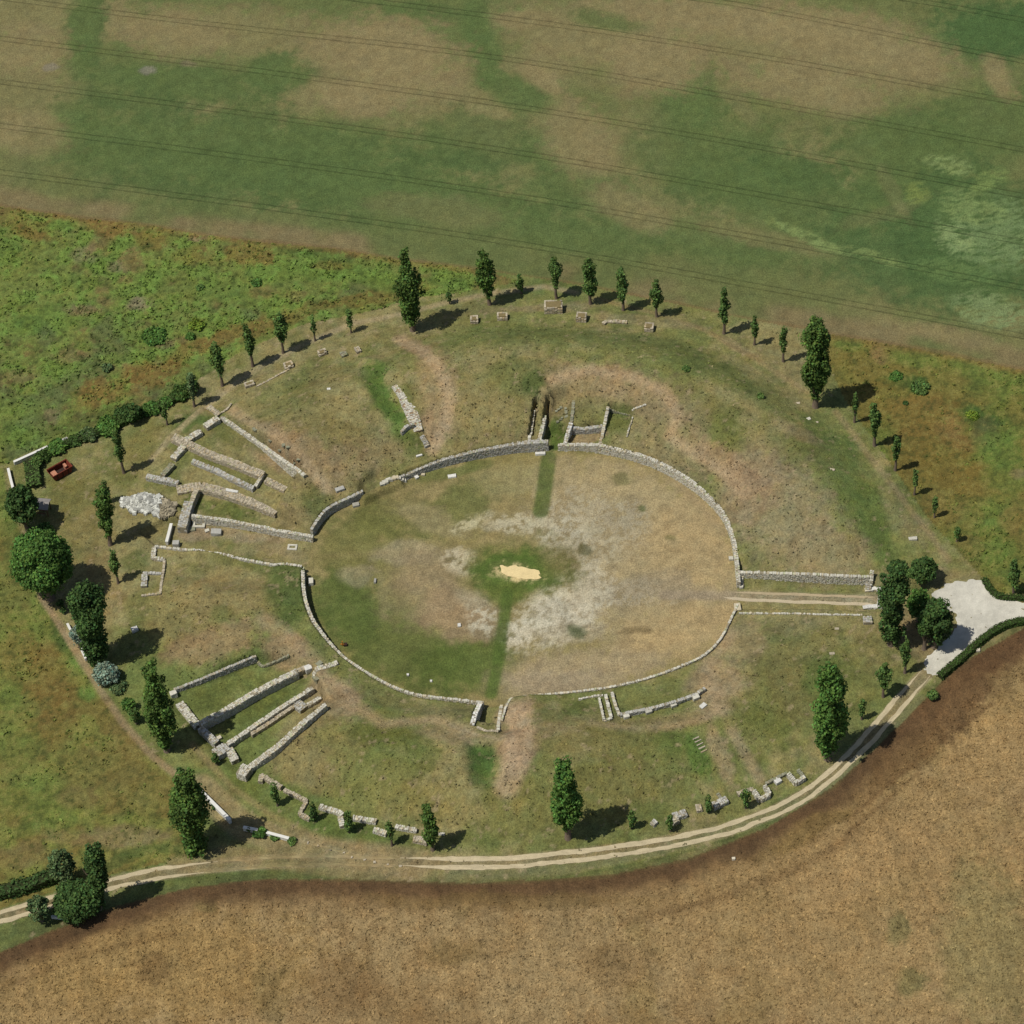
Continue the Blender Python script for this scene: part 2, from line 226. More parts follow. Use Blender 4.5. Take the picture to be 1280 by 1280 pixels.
LAY['mound'] = [BL(x,y,rx,ry,r,c,s) for x,y,rx,ry,r,c,s in [
 (640,420,90,22,-6,(106,114,60),.7),(780,425,90,18,8,(106,113,62),.65),(880,460,60,20,20,(102,112,58),.7),(950,490,60,26,25,(102,112,58),.6),(1040,580,40,70,-25,(96,112,56),.8),(1090,650,26,50,-15,(94,110,54),.8),(1000,560,50,26,20,(100,102,58),.6),(870,510,60,26,20,(104,106,56),.6),(900,540,44,24,25,(92,100,46),.7),(1110,690,26,16,0,(88,104,52),.6),
 (720,480,70,26,8,(148,126,92),.8),(680,520,70,44,-5,(132,116,78),.6),(800,490,60,24,25,(144,120,88),.7),(840,540,60,50,30,(132,116,84),.6),(980,640,70,60,30,(136,122,90),.8),(1030,690,60,34,10,(140,124,90),.8),(940,600,40,50,30,(138,118,90),.7),(910,580,60,16,40,(150,122,92),.7),(830,585,60,14,25,(128,114,80),.7),(1000,540,30,10,20,(140,118,88),.5),
 (640,470,44,24,-10,(94,102,52),.7),(665,475,14,12,0,(72,90,44),.7),(600,520,50,40,0,(130,116,74),.5),(620,560,60,20,-8,(124,108,72),.6),(545,470,24,50,-8,(146,124,88),.8),(520,435,30,12,35,(150,124,92),.7),(545,530,16,24,10,(156,132,100),.8),(560,510,20,30,0,(140,122,84),.6),(555,400,40,14,0,(122,112,68),.5),(500,420,40,14,0,(126,112,70),.5),
 (480,490,14,56,-27,(86,110,48),.95),(500,530,16,14,20,(86,110,48),.7),(460,470,16,16,0,(86,100,48),.5),(515,555,26,12,20,(92,100,50),.6),(365,500,50,26,-10,(106,108,60),.7),(360,480,40,12,-20,(98,108,60),.5),(420,480,30,40,-10,(132,118,76),.6),(400,540,60,30,10,(114,106,62),.6),(420,590,50,26,-10,(136,118,84),.7),(460,560,40,14,0,(136,118,84),.5),(330,560,50,16,38,(150,124,94),.7),(350,540,40,10,30,(144,120,88),.6),(385,560,50,16,30,(142,118,86),.6),(395,630,22,20,0,(88,96,52),.8),(360,640,26,14,0,(132,114,78),.6),(450,600,20,12,0,(96,98,56),.5),
 (300,540,40,20,30,(92,100,48),.6),(300,590,50,12,28,(96,100,50),.6),(270,635,40,12,15,(88,100,44),.7),(240,525,24,10,-30,(76,98,44),.8),(210,605,26,10,0,(100,104,52),.6),(180,560,40,20,-40,(120,110,62),.7),(100,640,40,60,0,(118,106,62),.6),(90,610,30,20,0,(106,104,54),.5),(130,740,30,50,0,(132,110,70),.6),(170,700,20,14,0,(86,96,50),.7),(175,760,20,30,0,(104,104,54),.5),(150,600,20,10,0,(106,104,54),.4),
 (280,740,60,34,10,(138,120,78),.8),(230,770,50,44,0,(136,118,76),.7),(270,800,60,20,-15,(146,120,88),.7),(360,740,30,40,-10,(84,98,48),.9),(345,710,44,8,8,(96,104,54),.7),(360,810,30,20,20,(150,124,92),.8),(300,700,50,8,5,(100,104,54),.6),(275,765,16,10,0,(100,104,56),.7),(400,820,10,26,-30,(90,98,54),.5),(240,710,24,8,0,(96,102,54),.4),
 (290,670,70,8,6,(146,128,98),.8),(360,690,40,8,6,(140,122,90),.6),(240,670,24,10,6,(150,132,104),.7),(420,695,50,14,5,(118,108,66),.5),
 (420,870,40,26,30,(152,128,98),.85),(400,930,60,40,-20,(130,116,72),.6),(380,900,50,30,-40,(140,120,84),.6),(480,915,50,16,10,(98,102,48),.8),(530,940,24,26,20,(96,104,50),.7),(500,880,60,12,14,(112,108,70),.5),(560,890,40,12,6,(110,106,72),.6),(560,920,40,10,10,(142,122,90),.6),(380,960,50,24,20,(134,118,78),.7),(470,980,60,26,0,(118,112,62),.6),(540,1000,50,24,0,(126,114,66),.6),(606,958,20,34,0,(74,98,44),.95),(650,920,22,50,10,(160,134,104),.9),(640,890,20,14,0,(160,140,110),.8),(600,920,40,8,6,(146,130,96),.6),
 (700,895,60,14,-8,(106,106,64),.7),(720,885,16,12,0,(86,98,48),.6),(740,925,80,26,0,(116,108,62),.6),(760,900,50,8,5,(132,116,82),.4),(690,910,40,14,-10,(140,122,86),.6),(840,930,24,16,0,(88,102,48),.7),(875,945,12,34,-20,(80,106,46),.8),(900,945,9,44,-20,(152,130,98),.7),(860,895,60,12,-10,(140,120,86),.6),(900,860,40,40,0,(152,128,98),.7),(820,905,60,8,-8,(112,106,70),.5),(950,900,44,50,0,(98,104,50),.7),(1000,820,60,50,0,(110,108,60),.7),(1000,860,40,40,0,(116,108,66),.5),(1030,850,30,30,0,(88,104,48),.7),(960,790,50,16,0,(96,104,62),.7),(930,800,30,24,0,(146,126,92),.6),(1000,780,30,12,0,(128,118,84),.5),(1070,850,24,40,0,(104,106,56),.5),(1090,800,24,40,0,(118,108,66),.6),
 (760,990,60,40,0,(112,108,58),.6),(640,1020,60,30,0,(116,110,60),.5),(800,985,60,30,0,(122,112,66),.5),(820,1010,30,10,0,(92,104,54),.6),(430,1040,60,14,15,(84,102,46),.7),(560,1050,60,12,0,(92,104,50),.6),(300,985,40,16,35,(96,104,48),.7),(700,1055,80,10,0,(100,104,56),.5),(860,1030,60,8,-12,(110,106,64),.5),(250,940,30,14,30,(114,106,60),.5),(270,870,40,14,-28,(92,100,48),.7),(330,880,40,10,-32,(94,102,48),.6),
 (250,560,30,20,30,(90,100,48),.3),(800,400,80,8,5,(142,124,92),.5),(680,385,70,8,-4,(140,122,92),.6),(590,385,50,10,-10,(126,114,76),.5),(920,430,30,8,30,(140,120,88),.5),(1000,470,20,8,30,(124,112,74),.5),(1000,495,20,8,30,(110,110,70),.5),(1150,665,20,20,0,(136,120,88),.5),(1120,640,16,40,-20,(132,116,84),.4),(1150,720,60,14,0,(128,112,74),.5),(1040,440,24,30,0,(112,100,50),.6),(1040,470,20,20,0,(98,102,60),.5),(1150,790,30,30,0,(132,108,78),.6),(770,525,18,18,0,(90,100,48),.8),(700,545,12,18,0,(84,102,42),.9),(735,515,24,16,0,(104,104,60),.6),(735,548,20,8,0,(146,122,90),.8),(705,515,14,12,0,(110,106,70),.5),(1100,740,20,16,0,(134,120,92),.5),
 (30,600,14,30,-10,(92,96,50),.5),(75,1125,50,8,-12,(90,88,50),.6),(280,1055,40,12,10,(118,106,66),.6),(230,1098,80,8,0,(86,94,50),.7),(40,1160,60,10,-14,(84,92,52),.7),(340,1095,60,8,0,(88,96,54),.5)]]
STROKES = [
 ([(690,474),(740,462),(790,470),(830,490),(848,520),(838,545),(870,568),(905,590),(930,620)],15,PINK,.75,1.6),([(500,425),(530,440),(552,465),(562,500),(556,535),(540,562)],17,PINK,.8,1.4),([(290,512),(330,535),(365,560),(395,595),(410,610)],15,PINK,.7,1.4),([(395,845),(425,855),(450,885),(480,905),(540,900),(590,915)],16,PINK,.65,1.8),([(648,885),(652,915),(645,950),(634,980)],30,(170,148,116),.75,1.6),([(912,795),(890,822),(885,850),(905,885)],20,PINK,.6,1.8),([(915,915),(935,950),(950,975)],14,(158,140,108),.7,1.2),([(330,775),(370,800),(400,835)],20,PINK,.55,2),([(740,905),(800,912),(850,905),(900,890)],9,PINK,.5,1.6),([(830,590),(870,625),(905,665)],10,(150,132,100),.5,1.5),([(1060,655),(1085,690),(1090,715)],12,(140,126,90),.4,1.5),
 ([(525,1073.5),(620,1074.5),(661,1071),(732.6,1064),(799,1055),(900,1034.5),(962.5,1012.5),(1012.5,985),(1050,952.5),(1087.5,912.5),(1120,874),(1151,839)],6,(174,158,124),.65,.5),([(520,1083),(620,1085),(661,1081.6),(772.5,1069.7),(900,1045.5),(975,1018.8),(1020,992.5),(1062.5,955),(1100,916),(1136,875),(1162,846)],6,(174,158,124),.65,.5),([(0,1141),(60,1122.5),(140,1098.7),(200,1086),(270,1077),(340,1071),(430,1070),(520,1073)],6,(176,160,126),.8,.5),([(0,1152.5),(140,1109.5),(200,1097.5),(260,1089),(340,1083),(430,1081),(520,1083)],6,(170,154,120),.7,.5),([(372,1050),(402,1057),(440,1069),(480,1078),(520,1082)],5,(186,172,140),.75,.5),
 # worn paths and ruts, any zone: polyline, width px, colour, strength, soft(m)
 ([(190,575),(215,545),(250,512),(290,482),(330,456),(380,430),(440,405),(500,393),(560,378),(620,366),(680,358),(720,366)],9,(158,144,110),.75,.8),
 ([(740,372),(820,392),(880,412),(940,446),(985,475),(1010,490)],9,(140,122,84),.6,.7),
 ([(1045,515),(1065,540),(1090,575),(1110,600),(1140,640),(1165,670),(1185,700)],9,(140,122,90),.55,.8),
 ([(50,745),(70,775),(100,820),(125,862),(155,905),(190,945),(222,970)],9,(150,128,98),.75,.5),
 ([(20,640),(34,680),(46,730)],7,(134,112,80),.5,.6),
 ([(6,585),(12,620),(22,650)],5,(130,112,84),.6,.5),
 ([(250,985),(300,1030),(350,1052),(420,1068),(520,1080)],38,(142,126,90),.85,1.4),
 ([(240,930),(290,985),(340,1020),(400,1050),(470,1066)],8,(150,128,90),.5,.8),
 ([(220,1080),(280,1068),(340,1075),(420,1085),(520,1095)],24,(134,120,84),.75,1.2),
 ([(-60,1160),(0,1147),(60,1128),(140,1104),(200,1092),(260,1082),(320,1075)],16,(136,122,88),.85,.5),
 ([(520,1079),(620,1080),(661,1076),(733,1068),(800,1059),(900,1040),(965,1016),(1015,988),(1056,954),(1094,914),(1120,885),(1136,865),(1156,843)],16,(132,118,86),.8,.5),
 ([(560,1094),(700,1088),(830,1062),(930,1032),(1010,1000),(1062,965),(1110,915),(1150,875)],13,(112,112,76),.8,.8),
 ([(700,1098),(830,1073),(930,1042),(1000,1012)],4,(80,92,48),.6,.4),
 ([(400,695),(500,690),(560,690)],9,(136,118,82),.25,1.5),
 ([(830,744),(905,744),(1000,747),(1100,750)],14,(150,136,112),.7,.8),
 ([(560,905),(575,912),(600,919),(625,925),(640,915)],4,(156,142,110),.8,.3),
 ([(640,874),(632,884),(626,900),(622,912)],7,(150,138,110),.7,.4),
 ([(340,462),(300,480),(270,500)],4,(140,128,100),.3,.4),
]
# ---------------------------------------------------------------- the ground: one continuous sheet, cut into its kinds of land
def lines(a, b, step):
    core = list(np.arange(a, b, step)); o = []; s = step; p = core[-1]
    while p < 6000: s *= 1.35; p += s; o.append(p)
    q = []; s = step; p = core[0]
    while p > -6000: s *= 1.35; p -= s; q.append(p)
    return np.array(q[::-1]+core+o)
gx = lines(-94, 104, .3); gy = lines(-106, 140, .3)
XX, YY = np.meshgrid(gx, gy); NX, NY = len(gx), len(gy); X = XX.ravel(); Y = YY.ravel()
Z0 = height(X, Y)
wa = fbm(X, Y, 7, 21, 4, .6); wb = fbm(X, Y, 7, 43, 4, .6)
f20 = fbm(X, Y, 24, 3, 3); lod = fbm(X*.35+Y*.12, Y*1.3-X*.2+fbm(X, Y, 5, 90, 2)*5, .62, 91, 3, .75); f3 = fbm(X, Y, 3.2, 9, 3, .6); f1 = fbm(X, Y, 1.1, 17, 3, .7); f6 = fbm(X, Y, 7, 71, 3)
f05 = fbm(X, Y, .62, 29, 2, .8)
wx = X+wa*2.6+f1*1.1; wy = Y+wb*2.6+f3*1.0
def dband(e): return polydist(wx*.3+X*.7, wy*.3+Y*.7, e)
Zn = {}
Zn['north'] = inside(X, Y, NORTH); Zn['south'] = inside(X, Y, SOUTH)
Zn['east'] = inside(X, Y, EASTM) & ~Zn['north']; Zn['west'] = inside(X, Y, WESTM) & ~Zn['north']; Zn['low'] = inside(X, Y, LOWM) & ~Zn['west']
Zn['arena'] = inside(X, Y, ARENA)
Zn['mound'] = ~(Zn['north'] | Zn['south'] | Zn['east'] | Zn['west'] | Zn['low'] | Zn['arena'])
def lift(c, sel):
    c = np.array(c, float); z = next((k for k in Zn if Zn[k] is sel), '')
    if c[0] >= c[1] and c[0] > 116 and c[2] < 100: c = c*np.array({'arena':(1.13,1.17,1.33), 'mound':(1.0,1.03,1.03), 'south':(1.09,1.12,1.14), 'north':(1.0,1.0,1.0)}.get(z, (1, 1, 1)))
    return c
def apply(col, sel, item):
    c_ = lift(item[-2] if item[0] == 'b' else item[3], sel)
    if item[0] == 'b':
        _, x, y, rx, ry, rot, c, s = item; p = G(x, y); r = math.radians(rot)
        a = unp((x+rx*math.cos(r), y+rx*math.sin(r)), p[2])-p[:2]; b = unp((x-ry*math.sin(r), y+ry*math.cos(r)), p[2])-p[:2]
        ext_ = np.abs(a)+np.abs(b); m = sel & (np.abs(X-p[0]) < ext_[0]*1.6+4) & (np.abs(Y-p[1]) < ext_[1]*1.6+4); i = np.nonzero(m)[0]
        if not len(i): return
        M = np.linalg.inv(np.array([a, b]).T); q = M@np.array([wx[i]-p[0], wy[i]-p[1]])
        rr_ = np.hypot(*q); k = ss(1.3, .5, rr_+f3[i]*.8+f1[i]*.7)*(.12+.88*ss(-.10, .14, f05[i]*1.0+f1[i]*.9+.24*(1-rr_)))*.98 if s == 'c' else ss(1.35, .75, rr_+f3[i]*.5)*ss(-.16, .14, lod[i]+.16*(1-rr_))*.8 if s == 't' else ss(1.32, .62, rr_+f3[i]*.7+f1[i]*.6)*s
    else:
        _, pts, w, c, s, so_ = item; pw = Gs(pts); lo = pw.min(0)-6; hi = pw.max(0)+6
        i = np.nonzero(sel & (X > lo[0]) & (X < hi[0]) & (Y > lo[1]) & (Y < hi[1]))[0]
        if not len(i): return
        d = polydist(X[i]+(wx[i]-X[i])*.12*so_, Y[i]+(wy[i]-Y[i])*.12*so_, pw); k = ss(w/16+so_*.5, w/16-so_*.5, d)*s*(1-.25*np.abs(f3[i])*2)
    col[i] = col[i]*(1-k[:, None]) + C(c_)*k[:, None]
BASE = {'north':(102,107,63), 'south':(152,130,90), 'east':(110,106,50), 'west':(108,119,58), 'low':(112,114,56), 'arena':(130,120,74), 'mound':(114,117,66)}
AMP = {'north':.22, 'south':.28, 'east':.38, 'west':.55, 'low':.40, 'arena':.30, 'mound':.38}
col = np.zeros((len(X), 3)); tex = np.zeros(len(X))
for z, m in Zn.items(): col[m] = C(BASE[z])
def mixin(m, k, c):
    k = np.clip(k, 0, 1)[m][:, None]; col[m] = col[m]*(1-k)+C(c)*k
mixin(Zn['mound'], ss(.03, .22, f20+f3*.5)*.5, TAN); mixin(Zn['mound'], ss(.0, .2, -f20-f3*.5)*.6, (92,108,54))
mixin(Zn['arena'], ss(.0, .2, f20+f3*.4)*.4, TAN)
mixin(Zn['west'], ss(.0, .12, f3+f1*.4)*.75, WEED); mixin(Zn['west'], ss(.04, .2, -f3-f20)*.7, (120,104,64)); mixin(Zn['west'], ss(.12, .25, f6)*.6, (86,92,58))
mixin(Zn['low'], ss(.02, .2, f20+f3*.6)*.45, WEED); mixin(Zn['low'], ss(.02, .2, -f3-f20)*.6, (110,92,48))
mixin(Zn['east'], ss(.02, .2, f6+f3*.6)*.6, (88,106,46)); mixin(Zn['east'], ss(.04, .22, -f6-f3*.5)*.5, (114,100,50))
mixin(Zn['north'], ss(.02, .22, f20+f6*.5)*.4, CROPT); mixin(Zn['north'], ss(.0, .25, -f20-f6*.4)*.4, CROPG)
mixin(Zn['south'], ss(.05, .25, f6+f20)*.5, (134,116,70)); mixin(Zn['south'], ss(.1, .3, -f6)*.4, (136,108,66))
mixin(Zn['south'], ss(.02, .2, f3*.8+f1*.5+f20*.8)*.45, (112,88,54))
for z in LAY:
    for it in LAY[z]: apply(col, Zn[z], it)
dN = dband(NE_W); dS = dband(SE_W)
mixin(Zn['north'], ss(6, 2.5, dN)*.85*ss(-.12, .12, f20+f6*.6), (122,110,76)); mixin(Zn['north'], ss(.9, .2, dN)*.5, (120,96,60))
for z in ('west', 'east'): mixin(Zn[z], ss(1.6, .3, dN)*.6, (124,100,56))
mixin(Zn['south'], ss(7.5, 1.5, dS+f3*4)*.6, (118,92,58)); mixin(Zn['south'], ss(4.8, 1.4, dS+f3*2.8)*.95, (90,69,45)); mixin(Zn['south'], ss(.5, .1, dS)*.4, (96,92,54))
mixin(Zn['mound'], ss(1.6, .2, dS)*.6, (84,86,50))
south_s = [('s',[(780,1152),(860,1135),(930,1112),(985,1092),(1040,1062),(1070,1040)],9,(104,80,50),.6,2.2),('s',[(1030,1032),(1065,1020),(1100,990),(1140,955),(1190,915),(1240,880)],4,(98,74,46),.7,1.0),('s',[(1060,1040),(1100,1008),(1150,965)],4,(98,74,46),.6,1.0),
 BL(1190,880,70,30,-38,(100,76,48),.8),BL(1255,815,40,20,-30,(96,72,46),.8),BL(1130,950,60,18,-42,(108,84,52),.7),BL(1010,1040,60,14,-30,(116,96,54),.6),BL(640,1125,200,10,0,(112,92,54),.5),('s',[(0,1235),(120,1190),(220,1165)],6,(106,82,48),.5,1.2)]
for it in south_s: apply(col, Zn['south'], it)
for pts, w, c, s, so_ in STROKES: apply(col, Zn['mound'] | Zn['low'] | Zn['arena'] | Zn['west'], ('s', pts, w, c, s, so_))
amp = np.zeros(len(X)); mic = np.zeros(len(X))
for z, m in Zn.items():
    amp[m] = AMP[z]; mic[m] = {'north':.05, 'south':.20, 'east':.20, 'west':.34, 'low':.20, 'arena':.05, 'mound':.09}[z]
col *= (1+amp*(f3*.9+f1*1.3+f05*1.5))[:, None]
rw = fbm(X*1.1+Y*.12, Y*.12, 1.0, 201, 3, .7); sm = Zn['south']; col[sm] *= (1+.42*rw[sm]+.25*lod[sm])[:, None]
hs = fbm(X, Y, 1.9, 131, 4, .75); col *= 1+hs[:, None]*np.array([.30, .02, -.25])*np.where(Zn['north'] | Zn['south'] | Zn['arena'], .4, 1.0)[:, None]
# dry flecks / weeds on the rough slopes round the arena
rough = Zn['mound'] & (f20+f6 > -.15)
mixin(rough, ss(.20, .34, f1+f05*.5)*.45, (86,90,52)); mixin(rough, ss(.20, .34, -f1+f05*.5)*.5, (162,144,112))
mixin(Zn['west'], ss(.2, .34, f05+f1*.4)*.5, (96,130,58)); mixin(Zn['west'], ss(.2, .34, -f05-f1*.4)*.5, (62,80,36))
lw = Zn['low'] | Zn['east']; mixin(lw, ss(.1, .3, f05+f1*.6+hs*.4)*.5, (124,118,66)); mixin(lw, ss(.1, .3, -f05-f1*.6+hs*.4)*.5, (70,80,38))
col = np.clip(col, .004, .8)
Z = Z0 + mic*(f1*.6+f05*.9)*ss(0, 1.5, np.minimum(np.where(Zn['arena'], 9, 9), 9))
far = (np.abs(X-5) > 110) | (np.abs(Y-17) > 130); Z = np.where(far, -.05, Z)
gz = Z.reshape(NY, NX); gyd, gxd = np.gradient(gz, gy, gx)
NRM = np.stack([-gxd.ravel(), -gyd.ravel(), np.ones(len(X))], 1); NRM /= np.linalg.norm(NRM, axis=1)[:, None]
ii = np.arange(NX*NY).reshape(NY, NX)
F = np.stack([ii[:-1, :-1], ii[:-1, 1:], ii[1:, 1:], ii[1:, :-1]], -1).reshape(-1, 4)
colA = np.concatenate([col, np.ones((len(X), 1))], 1)
M_ground = mat('ground', attr=True, noise=(.30, 3.4), fine=[(.30, 7.5), (.10, .5)], bump=.14, bscale=4.5)
zid = np.zeros(len(X), int)
for k, z in enumerate(['mound', 'arena', 'north', 'south', 'west', 'east', 'low']): zid[Zn[z]] = k
fz = zid[F[:, 0]]; grp = {'terrain': [0], 'arena_floor': [1], 'green_crop_field': [2], 'brown_crop_field': [3], 'meadow': [4, 5, 6]}
for nm, ks in grp.items():
    f = F[np.isin(fz, ks)]; u, inv = np.unique(f, return_inverse=True); f = inv.reshape(-1, 4)
    mesh(nm, np.stack([X[u], Y[u], Z[u]], 1), f, M_ground, cols=colA[u], smooth=True, normals=NRM[u], kind='structure')
def gcol(x, y):
    i = np.clip(np.searchsorted(gx, x), 0, NX-1); j = np.clip(np.searchsorted(gy, y), 0, NY-1); return col[j*NX+i], j*NX+i
def gh(x, y):
    x = np.asarray(x, float); y = np.asarray(y, float); i = np.clip(np.searchsorted(gx, x)-1, 0, NX-2); j = np.clip(np.searchsorted(gy, y)-1, 0, NY-2)
    u = (x-gx[i])/(gx[i+1]-gx[i]); v = (y-gy[j])/(gy[j+1]-gy[j]); k = j*NX+i
    return (Z[k]*(1-u)+Z[k+1]*u)*(1-v)+(Z[k+NX]*(1-u)+Z[k+NX+1]*u)*v
# ---------------------------------------------------------------- sheets lying on the ground: gravel drive, wheel ruts, tramlines, sand
def resample(pw, step):
    pw = np.asarray(pw, float); d = np.r_[0, np.cumsum(np.linalg.norm(np.diff(pw, axis=0), axis=1))]; n = max(2, int(d[-1]/step)+1)
    s = np.linspace(0, d[-1], n); return np.stack([np.interp(s, d, pw[:, k]) for k in range(pw.shape[1])], 1)
def smooth(pw, it=2):
    pw = np.asarray(pw, float)
    for _ in range(it):
        q = [pw[0]]
        for a, b in zip(pw[:-1], pw[1:]): q += [a*.75+b*.25, a*.25+b*.75]
        pw = np.array(q+[pw[-1]])
    return pw
def ribbon(name, pw, w, m, lift=.02, step=.4, jit=.3, seed=1, c=None, cv=.1, gaps=0, shade=1, tp=1.5, **tags):
    p = resample(smooth(pw), step); t = np.gradient(p, axis=0); t /= np.linalg.norm(t, axis=1)[:, None]+1e-9; nn = np.stack([-t[:, 1], t[:, 0]], 1)
    s = np.arange(len(p))*step; V = []; cc = []
    offs = np.array([-1, -.33, .33, 1])
    for k, o_ in enumerate(offs):
        j = 1+jit*(fbm(s, s*0+k*9.1, 1.3, seed+k, 3)*2); taper = np.clip(np.minimum(s, s[-1]-s)/tp, .12, 1)
        q = p+nn*(o_*w/2*j*taper)[:, None]+nn*(fbm(s, s*0, 3, seed+50, 2)*w*.4)[:, None]
        hh = np.maximum.reduce([gh(q[:, 0]+a, q[:, 1]+b) for a, b in ((0, 0), (.15, 0), (-.15, 0), (0, .15), (0, -.15))])
        V.append(np.stack([q[:, 0], q[:, 1], hh+lift], 1)); cc.append((np.tile(C(c), (len(s), 1)) if c is not None else gcol(q[:, 0]+.25, q[:, 1]+.25)[0]*shade)*(1+cv*fbm(s, s*0+k, .8, seed+9, 2)*2)[:, None])
    V = np.stack(V, 1).reshape(-1, 3); cc = np.stack(cc, 1).reshape(-1, 3); n = len(p)
    F_ = np.array([[i*4+k, (i+1)*4+k, (i+1)*4+k+1, i*4+k+1] for i in range(n-1) for k in range(3)])
    if gaps: kp = fbm(s, s*0, 1.7, seed+77, 3)[:-1] > gaps; F_ = F_[np.repeat(kp, 3)]
    if not len(F_): return
    return mesh(name, V, F_[:, ::-1], m, cols=cc, **tags)
M_sheet = mat('loose_gravel', attr=True, noise=(.10, 5), fine=[(.10, 14.0)], bump=.02, bscale=12)
M_soil = mat('crushed_track', attr=True, noise=(.25, 4), fine=[(.2, 1.0)])
TR = [[(-60,-10),(0,-3),(150,17),(320,37),(640,72+.0),(960,129),(1280,187),(1340,198)],
 [(-60,40),(0,48),(320,88),(640,131),(960,185),(1280,245),(1340,256)],[(-60,95),(0,102),(320,143),(640,188),(960,245),(1280,303),(1340,314)],
 [(-60,150),(0,157),(320,198),(640,243),(960,299),(1280,360),(1340,371)],[(-60,208),(0,215),(320,257),(640,302),(960,360),(1280,420),(1340,432)],
 [(250,-24),(640,22),(960,71),(1280,130),(1340,142)],[(560,-40),(890,0),(960,12),(1280,77),(1340,88)],[(900,-40),(1155,2),(1280,25),(1340,36)]]
k = 0
for t in TR:
    for o_ in (-.62, .62):
        k += 1; pw = np.array([G(*q)[:2] for q in t]); pw[:, 1] += o_
        ribbon('tramline', pw, .25, M_soil, lift=.03, step=.5, jit=.5, seed=k*13, c=None, shade=.70, cv=.3, gaps=0, kind='structure')
RUTS = [[(500,1072),(525,1073.5),(620,1074.5),(661,1071),(732.6,1064),(799,1055),(850,1046),(900,1034.5),(962.5,1012.5),(1012.5,985),(1050,952.5),(1087.5,912.5),(1120,874),(1136,855),(1152,838)],
 [(500,1082),(520,1083),(620,1085),(661,1081.6),(772.5,1069.7),(840,1058),(900,1045.5),(975,1018.8),(1020,992.5),(1062.5,955),(1100,916),(1121,893),(1136,875),(1163,845)],
 [(-60,1152),(0,1141),(60,1122.5),(140,1098.7),(200,1086),(272,1076.8)],[(-60,1164),(0,1152.5),(30,1143.7),(140,1109.5),(200,1097.5),(255,1090)]]
for i, r in enumerate(RUTS): ribbon('wheel_rut', [G(*q)[:2] for q in r], .70, M_sheet, .02, .4, .5, 300+i*11, (190,176,142), .2, tp=7, kind='structure')
ribbon('wheel_rut', [G(*q)[:2] for q in [(272,1077),(330,1072),(400,1070),(450,1072),(502,1072)]], .5, M_sheet, .02, .4, .6, 451, None, .2, gaps=0, shade=1.12, kind='structure')
ribbon('wheel_rut', [G(*q)[:2] for q in [(255,1090),(320,1084),(400,1080),(450,1082),(502,1082)]], .45, M_sheet, .02, .4, .6, 462, None, .2, gaps=0, shade=1.10, kind='structure')
ribbon('wheel_rut', [G(*q)[:2] for q in [(380,1053),(402,1058),(430,1066),(455,1073),(475,1077),(500,1080)]], .3, M_sheet, .02, .35, .8, 471, None, .3, gaps=0, shade=1.15, kind='structure')
ribbon('wheel_rut', [G(*q)[:2] for q in [(916,740.5),(950,741.5),(1000,743.5),(1050,745.5),(1097,746.6)]], .45, M_sheet, .02, .4, .5, 401, (176,160,128), .12, kind='structure')
ribbon('wheel_rut', [G(*q)[:2] for q in [(905,746.6),(929,750),(1000,752.5),(1050,754),(1097,756)]], .6, M_sheet, .02, .4, .4, 412, (190,176,146), .12, kind='structure')
def sheet(name, px, z, m, c, lift=.03, step=.35, cv=.06, jit=.5, **tags):
    pw = P(px, z); pw = resample(np.vstack([pw, pw[:1]]), .3)[:-1]
    pw = pw+np.stack([fbm(pw[:, 0], pw[:, 1], 1.0, 5, 3, .8), fbm(pw[:, 0], pw[:, 1], 1.0, 8, 3, .8)], 1)*jit*2
    lo = pw.min(0)-.5; hi = pw.max(0)+.5; a = np.arange(lo[0], hi[0], step); b = np.arange(lo[1], hi[1], step)
    A, B = np.meshgrid(a, b); ok = inside(A.ravel()+step/2, B.ravel()+step/2, pw).reshape(A.shape)[:-1, :-1].ravel()
    i = np.arange(A.size).reshape(A.shape); f = np.stack([i[:-1, :-1], i[:-1, 1:], i[1:, 1:], i[1:, :-1]], -1).reshape(-1, 4)[ok]
    u, inv = np.unique(f, return_inverse=True); x = A.ravel()[u]; y = B.ravel()[u]
    # pull border vertices onto the outline so that the edge is not a staircase
    cnt = np.bincount(inv.ravel(), minlength=len(u)); bd = cnt < 4
    for q in np.nonzero(bd)[0]:
        dd = np.inf
        for s0, s1 in zip(pw, np.roll(pw, -1, 0)):
            e = s1-s0; t = np.clip(((x[q]-s0[0])*e[0]+(y[q]-s0[1])*e[1])/(e@e+1e-9), 0, 1); r = s0+t*e; d2 = (x[q]-r[0])**2+(y[q]-r[1])**2
            if d2 < dd: dd = d2; best = r
        if dd < step*step*1.5: x[q], y[q] = best
    cc = np.tile(C(c), (len(u), 1))*(1+cv*2*(fbm(x, y, 3, 61, 3)+fbm(x, y, .6, 67, 2)))[:, None]
    zz = np.maximum.reduce([gh(x+p_, y+q_) for p_ in (-.15, .15) for q_ in (-.15, .15)])+lift
    return mesh(name, np.stack([x, y, zz], 1), inv.reshape(-1, 4), m, cols=cc, smooth=True, **tags)
DRIVE = [(1151,838),(1156,832),(1153,827),(1163,818),(1173,808),(1190,794),(1197,780),(1194,768),(1175,752),(1164,744),(1172,739.5),(1179,736),(1181,731),(1197,728),(1226.5,726.4),(1232,733),(1240,742),(1247,749),(1280,751.6),(1420,752),(1420,771),(1280,771),(1262,775.6),(1241,787),(1223,800),(1197,824),(1171,846),(1163,842),(1156,838)]
sheet('gravel_drive', DRIVE, 0, M_sheet, (200,196,180), .03, .35, .16, .8, kind='structure')
